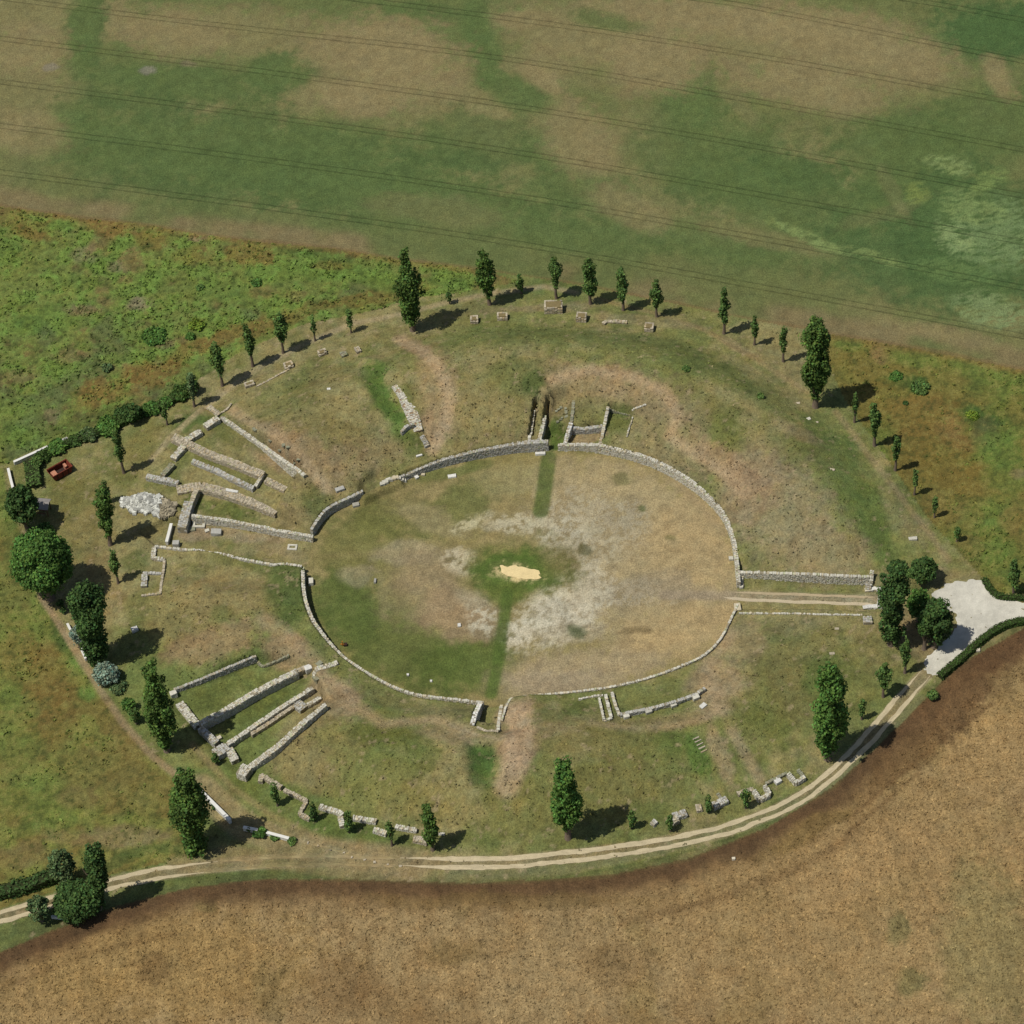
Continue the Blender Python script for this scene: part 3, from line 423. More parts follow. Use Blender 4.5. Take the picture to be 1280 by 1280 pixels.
sheet('sand_patch', [(624,706),(634,709),(645,707.5),(660,711),(672.5,711.5),(676,724),(664,726),(657,723.5),(642,722),(630,719),(627,713)], 0, M_sheet, (226,204,150), .10, .14, .09, .45, kind='structure')
# ---------------------------------------------------------------- scattered low growth (uncountable)
def leafquads(cn, nr, size, cols, asp=1.0):
    n = len(cn); a = RNG.normal(size=(n, 3)); a -= nr*(a*nr).sum(1)[:, None]; a /= np.linalg.norm(a, axis=1)[:, None]+1e-9; b = np.cross(nr, a)
    s = size[:, None]*.5; V = np.stack([cn-a*s-b*s*asp*.35, cn+b*s*asp*-1.0+a*s*.2, cn+a*s+b*s*asp*.35, cn+b*s*asp-a*s*.2], 1).reshape(-1, 3)
    return V, np.arange(n*4).reshape(-1, 4), np.repeat(cols, 4, 0)
M_leaf = mat('leaves', attr=True, rough=.75, trans=.18)
M_weed = mat('weeds', attr=True, rough=.9, trans=.1)
def scatter(name, zones, n, size, lift, cfun, dens, label_kind='stuff', flat=.5, k=3):
    m = np.zeros(len(X), bool)
    for z in zones: m |= Zn[z]
    x = RNG.uniform(-90, 102, n*6); y = RNG.uniform(-104, 136, n*6)
    c, idx = gcol(x, y); ok = m[idx] & (RNG.random(len(x)) < dens(x, y, idx)); x, y, c, idx = x[ok][:n], y[ok][:n], c[ok][:n], idx[ok][:n]
    s = size[0]+(size[1]-size[0])*RNG.random(len(x))**2; c = cfun(c, x, y)
    x, y, s, c, z0 = [np.repeat(q, k, 0) for q in (x, y, s, c, Z[idx])]
    cn = np.stack([x+RNG.normal(size=len(x))*s*.3, y+RNG.normal(size=len(x))*s*.3, z0+s*lift*(.3+RNG.random(len(x)))], 1)
    nr = RNG.normal(size=(len(x), 3))*np.array([flat, flat, .3])+np.array([0, 0, .6]); nr /= np.linalg.norm(nr, axis=1)[:, None]
    c = c*(.88+.3*RNG.random((len(x), 1)))
    V, F_, cc = leafquads(cn, nr, s, np.clip(c, .004, .8)); return mesh(name, V, F_, M_weed, cols=cc, kind='stuff')
def vary(lo, hi): return lambda c, x, y: c*(lo+(hi-lo)*RNG.random((len(c), 1)))
def wgreen(c, x, y):
    g = fbm(x, y, 5, 88, 2)+RNG.normal(size=len(x))*.2; k = ss(-.1, .2, g)[:, None]*.45
    return (c*(1-k)+C(WEED)*k)*(.80+.62*RNG.random((len(c), 1)))
scatter('meadow_weeds', ['west'], 42000, (.16, .55), .3, wgreen, lambda x, y, i: np.clip(.35+2*f3[i], .05, 1))
scatter('meadow_weeds', ['east', 'low'], 30000, (.14, .5), .3, wgreen, lambda x, y, i: np.clip(.2+1.6*f3[i]+f20[i], .03, 1))
scatter('crop_stalks', ['south'], 75000, (.16, .42), .12, lambda c, x, y: c*(.78+.65*RNG.random((len(c), 1))), lambda x, y, i: np.clip((dS[i]-2.5)/4, .05, 1), k=2, flat=.4)
scatter('dry_grass_tufts', ['mound'], 13000, (.12, .4), .3, lambda c, x, y: c*(.6+.85*RNG.random((len(c), 1))), lambda x, y, i: np.where((Z0[i] > 1.2), .9, .12), k=2)
# ---------------------------------------------------------------- masonry
M_stone = mat('stone', attr=True, rough=.95, noise=(.16, 3), fine=[(.12, 11)], bump=.02, bscale=9)
TINT = {'pale':(200,196,179), 'grey':(180,178,168), 'tan':(182,171,147), 'white':(214,212,202), 'moss':(142,142,118)}
def boxes(cen, tan, sx, sy, sz, jit):       # rough hewn blocks, each 8 jittered corners
    n = len(cen); nn = np.stack([-tan[:, 1], tan[:, 0]], 1); out = np.zeros((n, 8, 3))
    k = 0
    for dz in (-1, 1):
        for a, b in ((-1, -1), (1, -1), (1, 1), (-1, 1)):
            out[:, k, :2] = cen[:, :2]+tan*(a*sx/2)[:, None]+nn*(b*sy/2)[:, None]; out[:, k, 2] = cen[:, 2]+dz*sz/2; k += 1
    out += RNG.uniform(-1, 1, out.shape)*jit
    f = np.array([[0, 3, 2, 1], [4, 5, 6, 7], [0, 1, 5, 4], [1, 2, 6, 5], [2, 3, 7, 6], [3, 0, 4, 7]])
    return out.reshape(-1, 3), (np.arange(n)[:, None, None]*8+f[None]).reshape(-1, 4)
def stone_cols(n, base, var=.15):
    b = np.tile(C(base), (n, 1)); k = RNG.random((n, 1)); b = b*(1-var+2*var*RNG.random((n, 1)))
    b = np.where(k < .14, b*np.array([.96, .88, .74]), b); b = np.where(k > .92, b*.74, b); b = np.where((k > .80) & (k < .86) & (var > .12), b*np.array([.82, .88, .68]), b); return np.repeat(b, 8, 0)
def wall(name, label, pw, zt, th, tint='pale', rag=.15, cat='ruined wall', group=None, core=(150,141,118), stone=.30, below=.25, grass=0, zb=None, tag_=True, parent=None):
    """pw: world centre line, zt: top heights along it"""
    pw = np.asarray(pw, float); zt = np.broadcast_to(np.asarray(zt, float), (len(pw),)); th = np.broadcast_to(np.asarray(th, float), (len(pw),))
    q = resample(np.column_stack([pw, zt, th]), .42*stone/.46); n = len(q)
    t = np.gradient(q[:, :2], axis=0); t /= np.linalg.norm(t, axis=1)[:, None]+1e-9; nn = np.stack([-t[:, 1], t[:, 0]], 1)
    lows = []
    for o_ in (-1, 0, 1):
        s_ = q[:, :2]+nn*(o_*(q[:, 3]/2+.25))[:, None]; lows.append(gh(s_[:, 0], s_[:, 1]))
    lo = np.minimum.reduce(lows)-below if zb is None else np.full(n, zb)
    ph = RNG.random()*50; top = q[:, 2]+rag*2*fbm(q[:, 0]+ph, q[:, 1], 1.6, 31, 3); top = np.maximum(top, gh(q[:, 0], q[:, 1])+.16)
    # mortar core
    V = []
    for o_ in (-1, 1):
        e = q[:, :2]+nn*(o_*(q[:, 3]/2-.05))[:, None]
        V += [np.column_stack([e, lo]), np.column_stack([e, top-.07+(RNG.random(n)-.5)*.04])]
    V = np.stack([V[0], V[1], V[3], V[2]], 1).reshape(-1, 3)
    F_ = [[i*4+k, (i+1)*4+k, (i+1)*4+(k+1) % 4, i*4+(k+1) % 4] for i in range(n-1) for k in range(4)] + [[0, 1, 2, 3], [n*4-1, n*4-2, n*4-3, n*4-4]]
    cc = np.tile(C(core), (len(V), 1))*(.85+.3*RNG.random((len(V), 1)))
    o = mesh(name, V, np.array(F_), M_stone, parent=parent, cols=cc, loc=[pw[:, 0].mean(), pw[:, 1].mean(), lo.min()])
    if tag_: o['label'] = label; o['category'] = cat; o['kind'] = 'thing'
    if group: o['group'] = group
    # facing stones in courses, two or more leaves wide at the top
    cen = []; tn = []; sx = []; sy = []; sz = []
    for i in range(n-1):
        mid = (q[i]+q[i+1])/2; L = np.linalg.norm(q[i+1, :2]-q[i, :2]); tp = (top[i]+top[i+1])/2; lw = (lo[i]+lo[i+1])/2
        w = mid[3]; nl = max(1, int(round(w/.34))); z = tp; c = 0
        while z > lw+.05 and c < 14:
            hc = .16+.16*random.random() if c else .14+.1*random.random()
            for l_ in range(nl):
                if c > 0 and 0 < l_ < nl-1: continue
                off = -w/2+w*(l_+.5)/nl+(random.random()-.5)*.05; sh = (random.random()-.5)*L*.4
                dz = (random.random()-.6)*.10 if c == 0 else 0
                if c == 0 and random.random() < .12: continue
                cen.append([mid[0]+nn[i, 0]*off+t[i, 0]*sh, mid[1]+nn[i, 1]*off+t[i, 1]*sh, z-hc/2+dz]); tn.append(t[i]); sx.append(L*(.75+.3*random.random())); sy.append(w/nl*(.86+.2*random.random())); sz.append(hc*.94)
            z -= hc; c += 1
    cen = np.array(cen); b, f = boxes(cen, np.array(tn), np.array(sx), np.array(sy), np.array(sz), .03)
    c = stone_cols(len(cen), TINT[tint])
    org = list(o.location) if parent is None else [a+b_ for a, b_ in zip(o.location, parent.location)]
    s = mesh('facing_stones', b-np.array(org, np.float32), f, M_stone, cols=c, kind='stuff'); s.parent = o
    return o
def wpx(pts, up): # top centre line in the photograph -> world line + top heights
    g = [G(p[0], p[1], (p[2] if len(p) > 2 else up)) for p in pts]; u = [(p[2] if len(p) > 2 else up) for p in pts]
    return np.array([a[:2] for a in g]), np.array([a[2]+b for a, b in zip(g, u)])
def w_abs(pts, z): return P(pts, z), np.array([p[2] if len(p) > 2 else z for p in pts])
# --- the ring wall round the arena
def ring(i0, i1, hs, th, label, tint, **k):
    seg = ARENA[i0:i1+1]; t = np.gradient(seg, axis=0); t /= np.linalg.norm(t, axis=1)[:, None]
    nn = np.stack([-t[:, 1], t[:, 0]], 1)
    out = seg+np.where(((seg+nn-AC)**2).sum(1) > ((seg-AC)**2).sum(1), 1, -1)[:, None]*nn*(th/2-.02)
    hh = np.interp(np.linspace(0, 1, len(out)), np.linspace(0, 1, len(hs)), hs)
    q = smooth(np.column_stack([out, hh]), 1)
    return wall('arena_wall', label, q[:, :2], q[:, 2], th, tint, cat='arena wall', rag=.06, **k)
ring(0, 4, [1.75, 1.75, 1.7, 1.7, 1.65], .5, 'short grey curved piece of arena wall between the left entrance and the breach', 'grey')
ring(6, 13, [.9, 1.35, 1.6, 1.7, 1.8, 2.0, 2.2, 2.2], .75, 'grey curved arena wall from the rubble breach to the small upper gate', 'grey')
ring(14, 26, [1.5, 1.5, 1.8, 1.8, 1.8, 1.8, 1.8, 1.7, 1.6, 1.5, 1.5, 1.7, 1.4], .62, 'long pale curved arena wall sweeping round the upper right quarter to the right entrance', 'pale')
ring(27, 39, [.75, .6, .5, .45], .36, 'low pale kerb of arena wall round the lower right quarter', 'pale')
ring(41, 48, [1.6, 1.15, 1.0, .95, 1.05, 1.2], .40, 'thin pale arena wall along the lower left of the arena beside the lower gate', 'pale')
ring(48, 54, [1.2, 1.4, 1.7, 1.9, 1.95, 1.95, 1.95], .52, 'tall left part of the arena wall casting a black crescent of shadow', 'pale')
# --- radial and outer walls: (pts, up, th, tint, label)
WL = [
 ([(276,520),(323,553),(381,593.5)], .75,.6,'pale','long straight thin wall slanting along the upper edge of the left ruins'),
 ([(260,507),(267,512),(274,518)], .5,.9,'tan','short crumbling wall end at the outer tip of the slanting thin wall'),
 ([(271,519),(284,511),(289,504)], .3,.3,'tan','tiny low wall stub pointing up from the tip of the slanting thin wall'),
 ([(256,532),(273,521.5)], .9,1.15,'pale','first detached masonry block below the tip of the slanting thin wall'),
 ([(231,550),(251,538)], .9,1.1,'pale','second masonry block joining the crossing of the upper left walls'),
 ([(216,545),(233,553.5)], .9,1.5,'tan','stubby buttress sticking out left from the upper left wall crossing'),
 ([(230,557),(216,572)], .8,1.1,'pale','third masonry block just below the upper left wall crossing'),
 ([(216,579),(203,593)], .8,.9,'moss','fourth masonry block running down to the isolated bar of wall'),
 ([(183,594.5),(200,598),(223,603)], .8,.95,'grey','isolated straight bar of wall at the far left of the upper left ruins'),
 ([(233,553),(260,566),(292,578),(329,593)], .95,1.35,'tan','thick straight wall in the middle of the upper left ruins with a hooked end'),
 ([(328,593),(319,607)], .8,.55,'pale','short cross piece forming the hooked end between two parallel walls'),
 ([(332,599),(357,611)], .7,1.1,'tan','short wall continuing past the hook towards the arena'),
 ([(240,575),(270,587),(295,600),(317,610)], .7,.85,'grey','narrow grey wall parallel below the thick middle wall'),
 ([(251,607),(285,616),(315,627),(345,641)], 1.0,[1.7,1.6,1.4,.9],'tan','broadest wall of the upper left ruins with white slabs on its top'),
 ([(221,612),(236,609),(251,607)], .5,1.7,'tan','brown grassy stump of wall at the outer end of the broadest wall'),
 ([(246,611),(238,629)], 1.5,.8,'tan','high cross wall with a dark shaded side above the grassy chamber'),
 ([(236,627),(231,643),(227,659)], 1.5,1.5,'grey','high ruined pier beside the rubble heap at the left entrance'),
 ([(239,642),(277,649),(315,656),(350,663),(391,670)], 1.35,.55,'pale','long straight wall along the upper side of the left entrance passage'),
 ([(193,682),(230,686.5),(262,690.5),(302,698),(340,705),(380,712)], .35,.4,'pale','long low kerb along the lower side of the left entrance passage'),
 ([(192.5,683),(191,697),(206,699)], .4,.7,'pale','small L shaped foundation at the outer end of the low passage kerb'),
 ([(206,699),(203,720),(200,742)], .3,.4,'tan','thin low wall running down from the L shaped foundation'),
 ([(178,715.5),(201,716.5)], .3,.45,'grey','upper low cross wall of the small square foundation at far left'),
 ([(180.5,717),(179.8,732)], .6,.95,'grey','stone block wall closing the left side of the small square foundation'),
 ([(176.5,744),(201,741)], .25,.35,'tan','lowest thin cross wall of the small square foundation at far left'),
 ([(217,861.5),(250,849),(285,834),(320,819.5)], .75,.42,'grey','thin grey wall along the upper edge of the lower left ruins'),
 ([(322,827),(328,833),(345,826),(361,818)], .25,.4,'moss','low hooked wall remnant right of the thin upper wall'),
 ([(250,904),(285,885),(322,863),(371,838)], 1.7,.95,'pale','tallest long wall of the lower left ruins crossed by a buttress'),
 ([(371,838.5),(381,834)], 1.1,.8,'tan','low brown end of the tallest long wall'),
 ([(224,878),(247,907)], .8,1.25,'pale','broad slanting wall joining the tall wall from the upper left'),
 ([(250,909),(271,928)], 1.2,1.0,'grey','short shaded wall below the foot of the tall wall in poplar shadow'),
 ([(284,930),(320,905),(355,882),(391,859)], 1.15,.72,'pale','slender long wall between the tall wall and the lowest wall'),
 ([(314,917.5),(340,901),(367,882)], .7,.6,'tan','lower ledge wall running beside the slender long wall'),
 ([(370,877),(380,885)], .85,1.5,'grey','square masonry node where the slender walls meet'),
 ([(384,881),(401,871)], .7,.65,'pale','short wall leaving the square node towards the arena'),
 ([(269,941),(284,932)], .95,1.7,'grey','wide block at the foot of the slender long wall with a dark recess'),
 ([(286,935),(294,950)], .95,1.2,'pale','slanting stub wall beside the wide recessed block'),
 ([(311,959),(345,934),(378,904),(407,880)], 1.25,[1.0,.95,.9,.6],'pale','lowest long wall of the lower left ruins ending in a square pier'),
 ([(299,960),(311,965)], 1.3,1.9,'pale','square pier at the outer foot of the lowest long wall'),
 ([(391,844),(422,827)], .4,.85,'pale','short low wall by the ring wall beyond the tall wall'),
 ([(392,844),(398,849)], .3,.7,'moss','tiny corner stub at the foot of the short low wall'),
 ([(325,976),(327,968),(352,983)], .8,.7,'tan','hooked outer wall fragment beside the lowest pier'),
 ([(355,986),(383,1000),(374,1016),(387,1023)], .6,.6,'tan','zigzag outer wall remnant above the first two small trees'),
 ([(399,1007),(425,1015),(428,1018)], .55,.8,'pale','outer wall piece between the second and third small trees'),
 ([(425,1020),(428,1032)], .7,.8,'pale','short pale buttress stub just left of the third small tree'),
 ([(441,1021),(470,1026)], .6,.8,'pale','outer wall piece right of the third small tree'),
 ([(467,1036),(483,1041)], .6,.8,'pale','low outer wall piece left of the fourth small tree'),
 ([(494,1032),(521,1037)], .6,.7,'pale','outer wall piece right of the fourth small tree'),
 ([(517,1047),(534,1051)], .6,1.0,'tan','low foundation block left of the small poplar at the bottom'),
 ([(546,1041),(556,1042)], .25,.4,'pale','last tiny stub of outer wall right of the small poplar at the bottom'),
 ([(723,873.5),(738,870.5),(754,868)], .3,.3,'pale','thin kerb leading left from the narrow twin chamber'),
 ([(749,872),(755,899)], .55,.32,'pale','left thin wall of the narrow twin chamber'),
 ([(757,868),(764,896)], .55,.45,'pale','middle wall of the narrow twin chamber'),
 ([(755,900),(765,897)], .35,.4,'pale','short closing wall at the foot of the narrow twin chamber'),
 ([(765,865),(769,880),(775,893)], .6,.42,'pale','right wall of the narrow twin chamber'),
 ([(775,892.5),(810,885.5),(842,877.5),(868,868),(881,859.5)], .8,.5,'grey','long gently curved terrace wall with four small buttresses'),
 ([(622.5,912),(624,897),(627,881)], .5,.5,'pale','low right wall of the lower gate recess'),
 ([(640,872),(632,884),(627,900)], .4,.3,'pale','thin curved kerb right of the lower gate recess'),
 ([(596,908),(606,913),(623,914)], .3,.35,'tan','low rounded back kerb of the lower gate recess'),
 ([(923,714.5),(980,716),(1040,718.5),(1086,720.5)], 1.35,.5,'pale','long straight grey wall above the right entrance passage'),
 ([(1090,712),(1089,726)], 1.5,.6,'pale','upright end pier crossing the right passage wall'),
 ([(924,766),(980,766.5),(1040,768),(1078,768)], .18,.28,'pale','low thin kerb along the lower side of the right entrance passage'),
 ([(1086,727),(1085,737)], .5,.9,'grey','grey pier foot joining the end pier and the white stones'),
 ([(1084,770),(1085,778)], .6,1.3,'grey','grey broken pier at the lower right end of the passage'),
 ([(661,553),(664,535),(667.5,512.5)], .5,.5,'pale','left thin wall of the narrow black trench at the upper gate'),
 ([(674.5,552),(678,533),(681,519)], .5,.62,'pale','right thin wall beside the wide black trench at the upper gate'),
 ([(706.5,557),(710,540),(714,528)], .55,.65,'white','pale right wall of the grassy gate passage'),
 ([(714,528),(716,512),(717,500)], .3,.5,'moss','crumbled upper end of the pale gate passage wall'),
 ([(713,534),(732,533),(753,532)], .5,.6,'grey','wide grey cross wall right of the upper gate'),
 ([(752.5,545),(756,528),(760,508)], .4,.5,'pale','wall between the cross wall and the small grass pen'),
 ([(783.5,545),(787,533),(791,521)], .35,.22,'pale','very thin right edge wall of the small grass pen'),
 ([(762,511),(774,516),(788,519)], .15,.22,'moss','thin sunken upper edge of the small grass pen'),
 ([(790,514),(800,508),(808,505)], .15,.3,'pale','small pale stone strip above the grass pen'),
 ([(752,560),(750,552),(753,545)], .3,.5,'tan','tumbled stub between the ring wall and the cross wall'),
 ([(527,544),(531,550),(534,557)], .5,.8,'grey','thin tail of wall below the isolated leaning pier'),
 ([(501,539),(508,532),(517,529)], .9,.5,'grey','short side wall at the foot of the isolated leaning pier'),
 ([(320,483),(332,477),(345,470),(362,461)], .15,.3,'tan','faint curved kerb below the upper left avenue trees'),
 # outer buttresses, upper rim
 ([(426,443),(433,440)], .5,1.0,'moss','third rim stump, mossy and low'),
 ([(444,437),(450,435)], .6,1.2,'tan','fourth rim stump at the head of the green grass channel'),
 ([(754,404),(758,401),(770,401),(784,402)], .4,.6,'tan','long low rim block beneath the third avenue tree at the top'),
 # outer buttresses, lower right rim
 ([(985,966),(995,977),(1006,970)], .9,.6,'pale','rightmost U shaped block of the lower right rim'),
 ([(1005,970),(997,961)], .5,.5,'moss','mossy back edge of the rightmost rim block'),
 ([(957,979),(968,973),(984,965)], .45,.45,'moss','mossy link wall between the two U shaped rim blocks'),
 ([(942.5,987),(949.5,998),(962,992),(956,981)], .9,.6,'pale','second U shaped block of the lower right rim'),
 ([(922,992),(932,988),(942,985)], .5,.7,'tan','broken link wall left of the second U shaped rim block'),
 ([(891,1006),(909,998)], .7,1.1,'grey','straight block between two small rim bushes'),
 ([(897,991),(901,997)], .3,.5,'moss','thin spur above the straight block between two rim bushes'),
 ([(870,1009),(877,1008)], .5,1.2,'tan','small square stump left of a small rim bush'),
 ([(841,1020),(858,1015)], .6,1.1,'grey','stepped grey block near the left end of the lower right rim'),
 ([(842,1021),(846,1028)], .6,1.1,'pale','pale lower half of the stepped grey block'),
 ([(815,1030),(820,1025)], .5,.8,'grey','low leftmost stump of the lower right rim'),
]
for pts, up, th, tint, label in WL:
    pw, zt = wpx(pts, up); wall('stone_wall', label, pw, zt, th, tint, group='ruined stone walls of the amphitheatre')
# the isolated pier in the upper left bank: a leaning tongue of masonry with an earth filled top
pw, zt = w_abs([(494,486),(503,498),(509,508),(517,524),(523,538)], 3.5)
wall('masonry_pier', 'isolated long leaning pier of masonry beside the green grass channel', pw, zt, [1.1,1.4,1.9,2.0,1.4], 'pale', cat='ruined pier', core=(152,126,96))
pw, zt = w_abs([(590,905,3.1),(594,892,2.5),(600,878,1.6)], 0)
wall('stone_wall', 'white left wall of the lower gate recess above its black shadow', pw, zt, .7, 'white', group='ruined stone walls of the amphitheatre')
# blocks ------------------------------------------------
def block(label, px, py, sx, sy, sz, rot=0, tint='pale', name='stone_block', cat='stone block', group='loose stone blocks', hollow=False):
    g = G(px, py); bm = []
    t = np.array([[math.cos(math.radians(rot)), math.sin(math.radians(rot))]])
    if hollow:
        n_ = np.array([[-t[0, 1], t[0, 0]]]); w = .28*min(sx, sy); cs = []; tt = []; A = []; B_ = []
        for s_ in (-1, 1):
            cs.append(np.r_[g[:2]+n_[0]*s_*(sy-w)/2, g[2]+sz/2-.1]); A.append(sx); B_.append(w); cs.append(np.r_[g[:2]+t[0]*s_*(sx-w)/2, g[2]+sz/2-.097]); A.append(w*.98); B_.append(sy-2*w)
        V, f = boxes(np.array(cs), np.repeat(t, 4, 0), np.array(A), np.array(B_), np.full(4, sz+.2), .02); n = 4
    else:
        V, f = boxes(np.array([np.r_[g[:2], g[2]+sz/2-.1]]), t, np.array([sx]), np.array([sy]), np.array([sz+.2]), .06*min(sx, sy)); n = 1
    cc = stone_cols(n, TINT[tint], .1)
    o = mesh(name, V, f, M_stone, cols=cc, loc=g)
    if not hollow:
        md = o.modifiers.new('worn_edges', 'BEVEL'); md.width = .08*min(sx, sy, sz); md.segments = 2
    o['label'] = label; o['category'] = cat; o['group'] = group; o['kind'] = 'thing'
    return o
BK = [('flat pale slab of stone in front of the upper gate pier',675.5,568,1.6,.5,.4,0,'white'),
 ('pale block against the shaded tall left arena wall',389,729,.8,1.1,.7,0,'pale'),
 ('pale block below the short curved arena wall piece',445,632,1.1,.7,.4,10,'pale'),
 ('small grey boulder on the bank above the short arena wall piece',425,613,1.4,.7,.5,20,'grey'),
 ('white flat stone lying inside the arena under the upper wall',565,596,1.3,.6,.3,5,'white'),
 ('small white stone at the foot of the upper wall left of two',521,597,.6,.6,.35,30,'white'),
 ('small pale stone at the foot of the upper wall right of two',529,594,.6,.4,.3,0,'pale'),
 ('grey dressed block in the left entrance beside the square frame',271,667,1.6,1.1,.7,-6,'grey'),
 ('small stone beside the grey dressed block in the left entrance',259,664,.7,.6,.3,20,'pale'),
 ('tiny stone just above the grey dressed block in the left entrance',261,656,.5,.4,.3,0,'pale'),
 ('mossy flat slab at the foot of the high ruined pier',239.5,662,1.2,.9,.3,0,'moss'),
 ('grey block standing on the lower kerb of the left entrance',220.5,682,1.1,.8,.9,-6,'grey'),
 ('lone pale stone on the lawn below the small square foundation',168.5,788,1.0,.8,.5,20,'white'),
 ('pale block at the outer end of the thin upper wall of the lower left ruins',217.5,870,1.0,.8,.9,20,'pale'),
 ('white boulder near the arena end of the tallest long wall',386,838,1.1,.9,.9,20,'white'),
 ('mossy flat stone left of the short low wall by the ring',399,830,.9,.7,.25,40,'moss'),
 ('pale stone lying right of the shaded wall by the poplar shadow',274,924,.7,.6,.5,30,'white'),
 ('first small buttress of the curved terrace wall, nearest the twin chamber',783,897,.9,.8,.7,15,'pale'),
 ('second small buttress of the curved terrace wall',811,891,1.0,.8,.7,15,'pale'),
 ('third small buttress of the curved terrace wall',842,883,.9,.7,.6,18,'pale'),
 ('fourth small buttress at the right end of the curved terrace wall',869.5,873.5,1.0,.8,.7,20,'pale'),
 ('stone lying free on the slope below the fourth buttress',879,883,1.0,.7,.3,40,'white'),
 ('small pale stone between the two U shaped rim blocks',971.5,977,1.0,1.0,.5,30,'white'),
 ('pale stone slab in the grass left of the fence of saplings at right',1141,674,1.3,.6,.3,0,'pale'),
 ('flat pale stone on the lawn below the right passage',1040,817,.8,.4,.08,0,'tan'),
 ('pale stone by the lower corner of the right passage kerb',1046,786,.6,.4,.08,0,'tan'),
 ('pale square stone inside the arena by the right wall',914,699,.7,.7,.4,0,'pale'),
 ('first pale slab on the lawn below the largest right poplar',1010,524,.8,.5,.1,20,'pale'),
 ('second smaller slab on the lawn beside the first near the largest right poplar',1021,528,.5,.3,.08,0,'tan'),
 ('flat stone on the upper right lawn above the two slabs',997,504,.7,.35,.08,0,'tan'),
 ('flat stone lying alone on the right lawn',1040,587,.8,.4,.08,-20,'tan'),
 ('small upright pale stone on the left half of the arena floor',469,727,.35,.8,.35,-10,'grey'),
 ('small white stone near the left chalk patches of the arena',574,782,.5,.6,.25,0,'white'),
 ('left of two tiny white stones on the lower arena grass',510,844,.35,.35,.25,0,'white'),
 ('right of two tiny white stones on the lower arena grass',539,852,.35,.35,.25,0,'white'),
 ('small white stone on the bank beside the leaning pier',524,570,1.0,.3,.25,15,'white'),
 ('white stone on the right field margin below the hedge end',1222.5,813.5,.6,.5,.35,0,'white'),
 ('pale square gatepost stone at the lower corner of the right arena opening',922,761,1.0,1.3,.6,0,'pale'),
 ('pale stone among dry grass left of the leaning pier head',411,487,.6,.4,.2,0,'white'),
 ('white stone at the edge of the brown field beside the track curve',917,1074,.5,.4,.3,0,'white')]
for b_ in BK: block(*b_)
def rimblock(label, px, py, sx, sy, h, rot):
    g = G(px, py); t = np.array([math.cos(rot), math.sin(rot)]); n_ = np.array([-t[1], t[0]]); cs = []; A = []; B_ = []; T = []; Z_ = []
    for s_, L, o_, d0 in ((t, sx, n_*(sy/2-.14), 0), (t, sx, -n_*(sy/2-.14), 1), (n_, sy-.5, -t*(sx/2-.14), 0), (n_, sy-.5, t*(sx/2-.14), 0)):
        k = max(2, int(L/.42))
        for j in range(k):
            for c in range(int((h+.5)/.24)):
                if c == 0 and random.random() < (.55 if d0 else .12): continue
                cs.append(np.r_[g[:2]+o_+s_*((j+.5)/k-.5)*L, g[2]+h-.12-c*.24]); A.append(L/k*.94); B_.append(.28); T.append(s_); Z_.append(.22)
    e = empty('rim_block', g, label, 'masonry block', 'blocks on the outer rim'); V, f = boxes(np.array(cs), np.array(T), np.array(A), np.array(B_), np.array(Z_), .035)
    mesh('facing_stones', V, f, M_stone, parent=e, cols=stone_cols(len(cs), TINT['tan'], .22), loc=g, kind='stuff')
    V, f = boxes(np.array([np.r_[g[:2], g[2]+h/2-.3]]), t[None], np.array([sx-.4]), np.array([sy-.4]), np.array([h+.5]), .05)
    mesh('earth_core', V, f, M_stone, parent=e, cols=np.tile(C((128,114,78)), (8, 1)), loc=g)
for q in (('small rim block left of the poplar shadow at the top', 593, 402, 1.3, 1.2, 0.9),
 ('grass topped rim block just below the second tallest top tree', 628, 398, 1.7, 1.2, 0.9),
 ('largest grass topped rim block in the middle of the upper rim', 692, 388, 3.0, 1.9, 1.5),
 ('rim block with a dark right side right of the largest one', 727, 400, 1.7, 1.4, 1.2),
 ('last rim block on the right of the upper row', 811.5, 412, 1.5, 1.4, 1.0),
 ('pale broken block on the rim between two upper left avenue trees', 312, 482, 1.6, 1.0, 0.6),
 ('bright masonry stump below the fullest upper left young tree', 361, 459, 1.5, 1.2, 0.8),
 ('second rim stump left of the pair near two thin saplings', 403, 443, 1.4, 1.0, 0.8)): rimblock(*q[:6], math.radians({'s':-4}.get('s')+(-8 if q[1] > 700 else 22 if q[1] < 500 else 0)))
block('small square stone frame in the left entrance floor', 249, 656, 2.0, 1.5, .35, -8, 'pale', name='square_foundation', cat='foundation', group='square stone frames', hollow=True)
block('pale rectangular frame set in the left entrance passage near the arena', 365.5, 684.5, 1.5, 1.1, .2, -8, 'pale', name='square_foundation', cat='foundation', group='square stone frames', hollow=True)
def row(label, pts, n, s, tint, name='stone_row', cat='row of stones'):
    pw = resample(Gs(pts), np.linalg.norm(np.diff(Gs(pts), axis=0), axis=1).sum()/(n-.5))[:n]; e = empty(name, np.r_[pw.mean(0), H(pw.mean(0))], label, cat)
    for p in pw:
        p = p+np.array([random.uniform(-.3, .3), random.uniform(-.25, .25)])*(1 if n > 6 else .3); z = H(p); t = np.array([[1., .1]]); V, f = boxes(np.array([[p[0], p[1], z+s*.2]]), t, np.array([s*(.7+.5*random.random())]), np.array([s*.75]), np.array([s*.6]), .08)
        mesh('stone', V, f, M_stone, parent=e, cols=stone_cols(1, TINT[tint], .1), loc=[p[0], p[1], z])
row('white stones lined up at the upper right end of the right entrance passage', [(1085,738),(1099,737)], 5, .8, 'white')
row('white stones lined up at the lower right end of the right entrance passage', [(1081,760),(1099,759)], 6, .8, 'white')
row('pale stones stacked at the arena end of the upper right passage wall', [(926,722),(926,734)], 5, .8, 'pale')
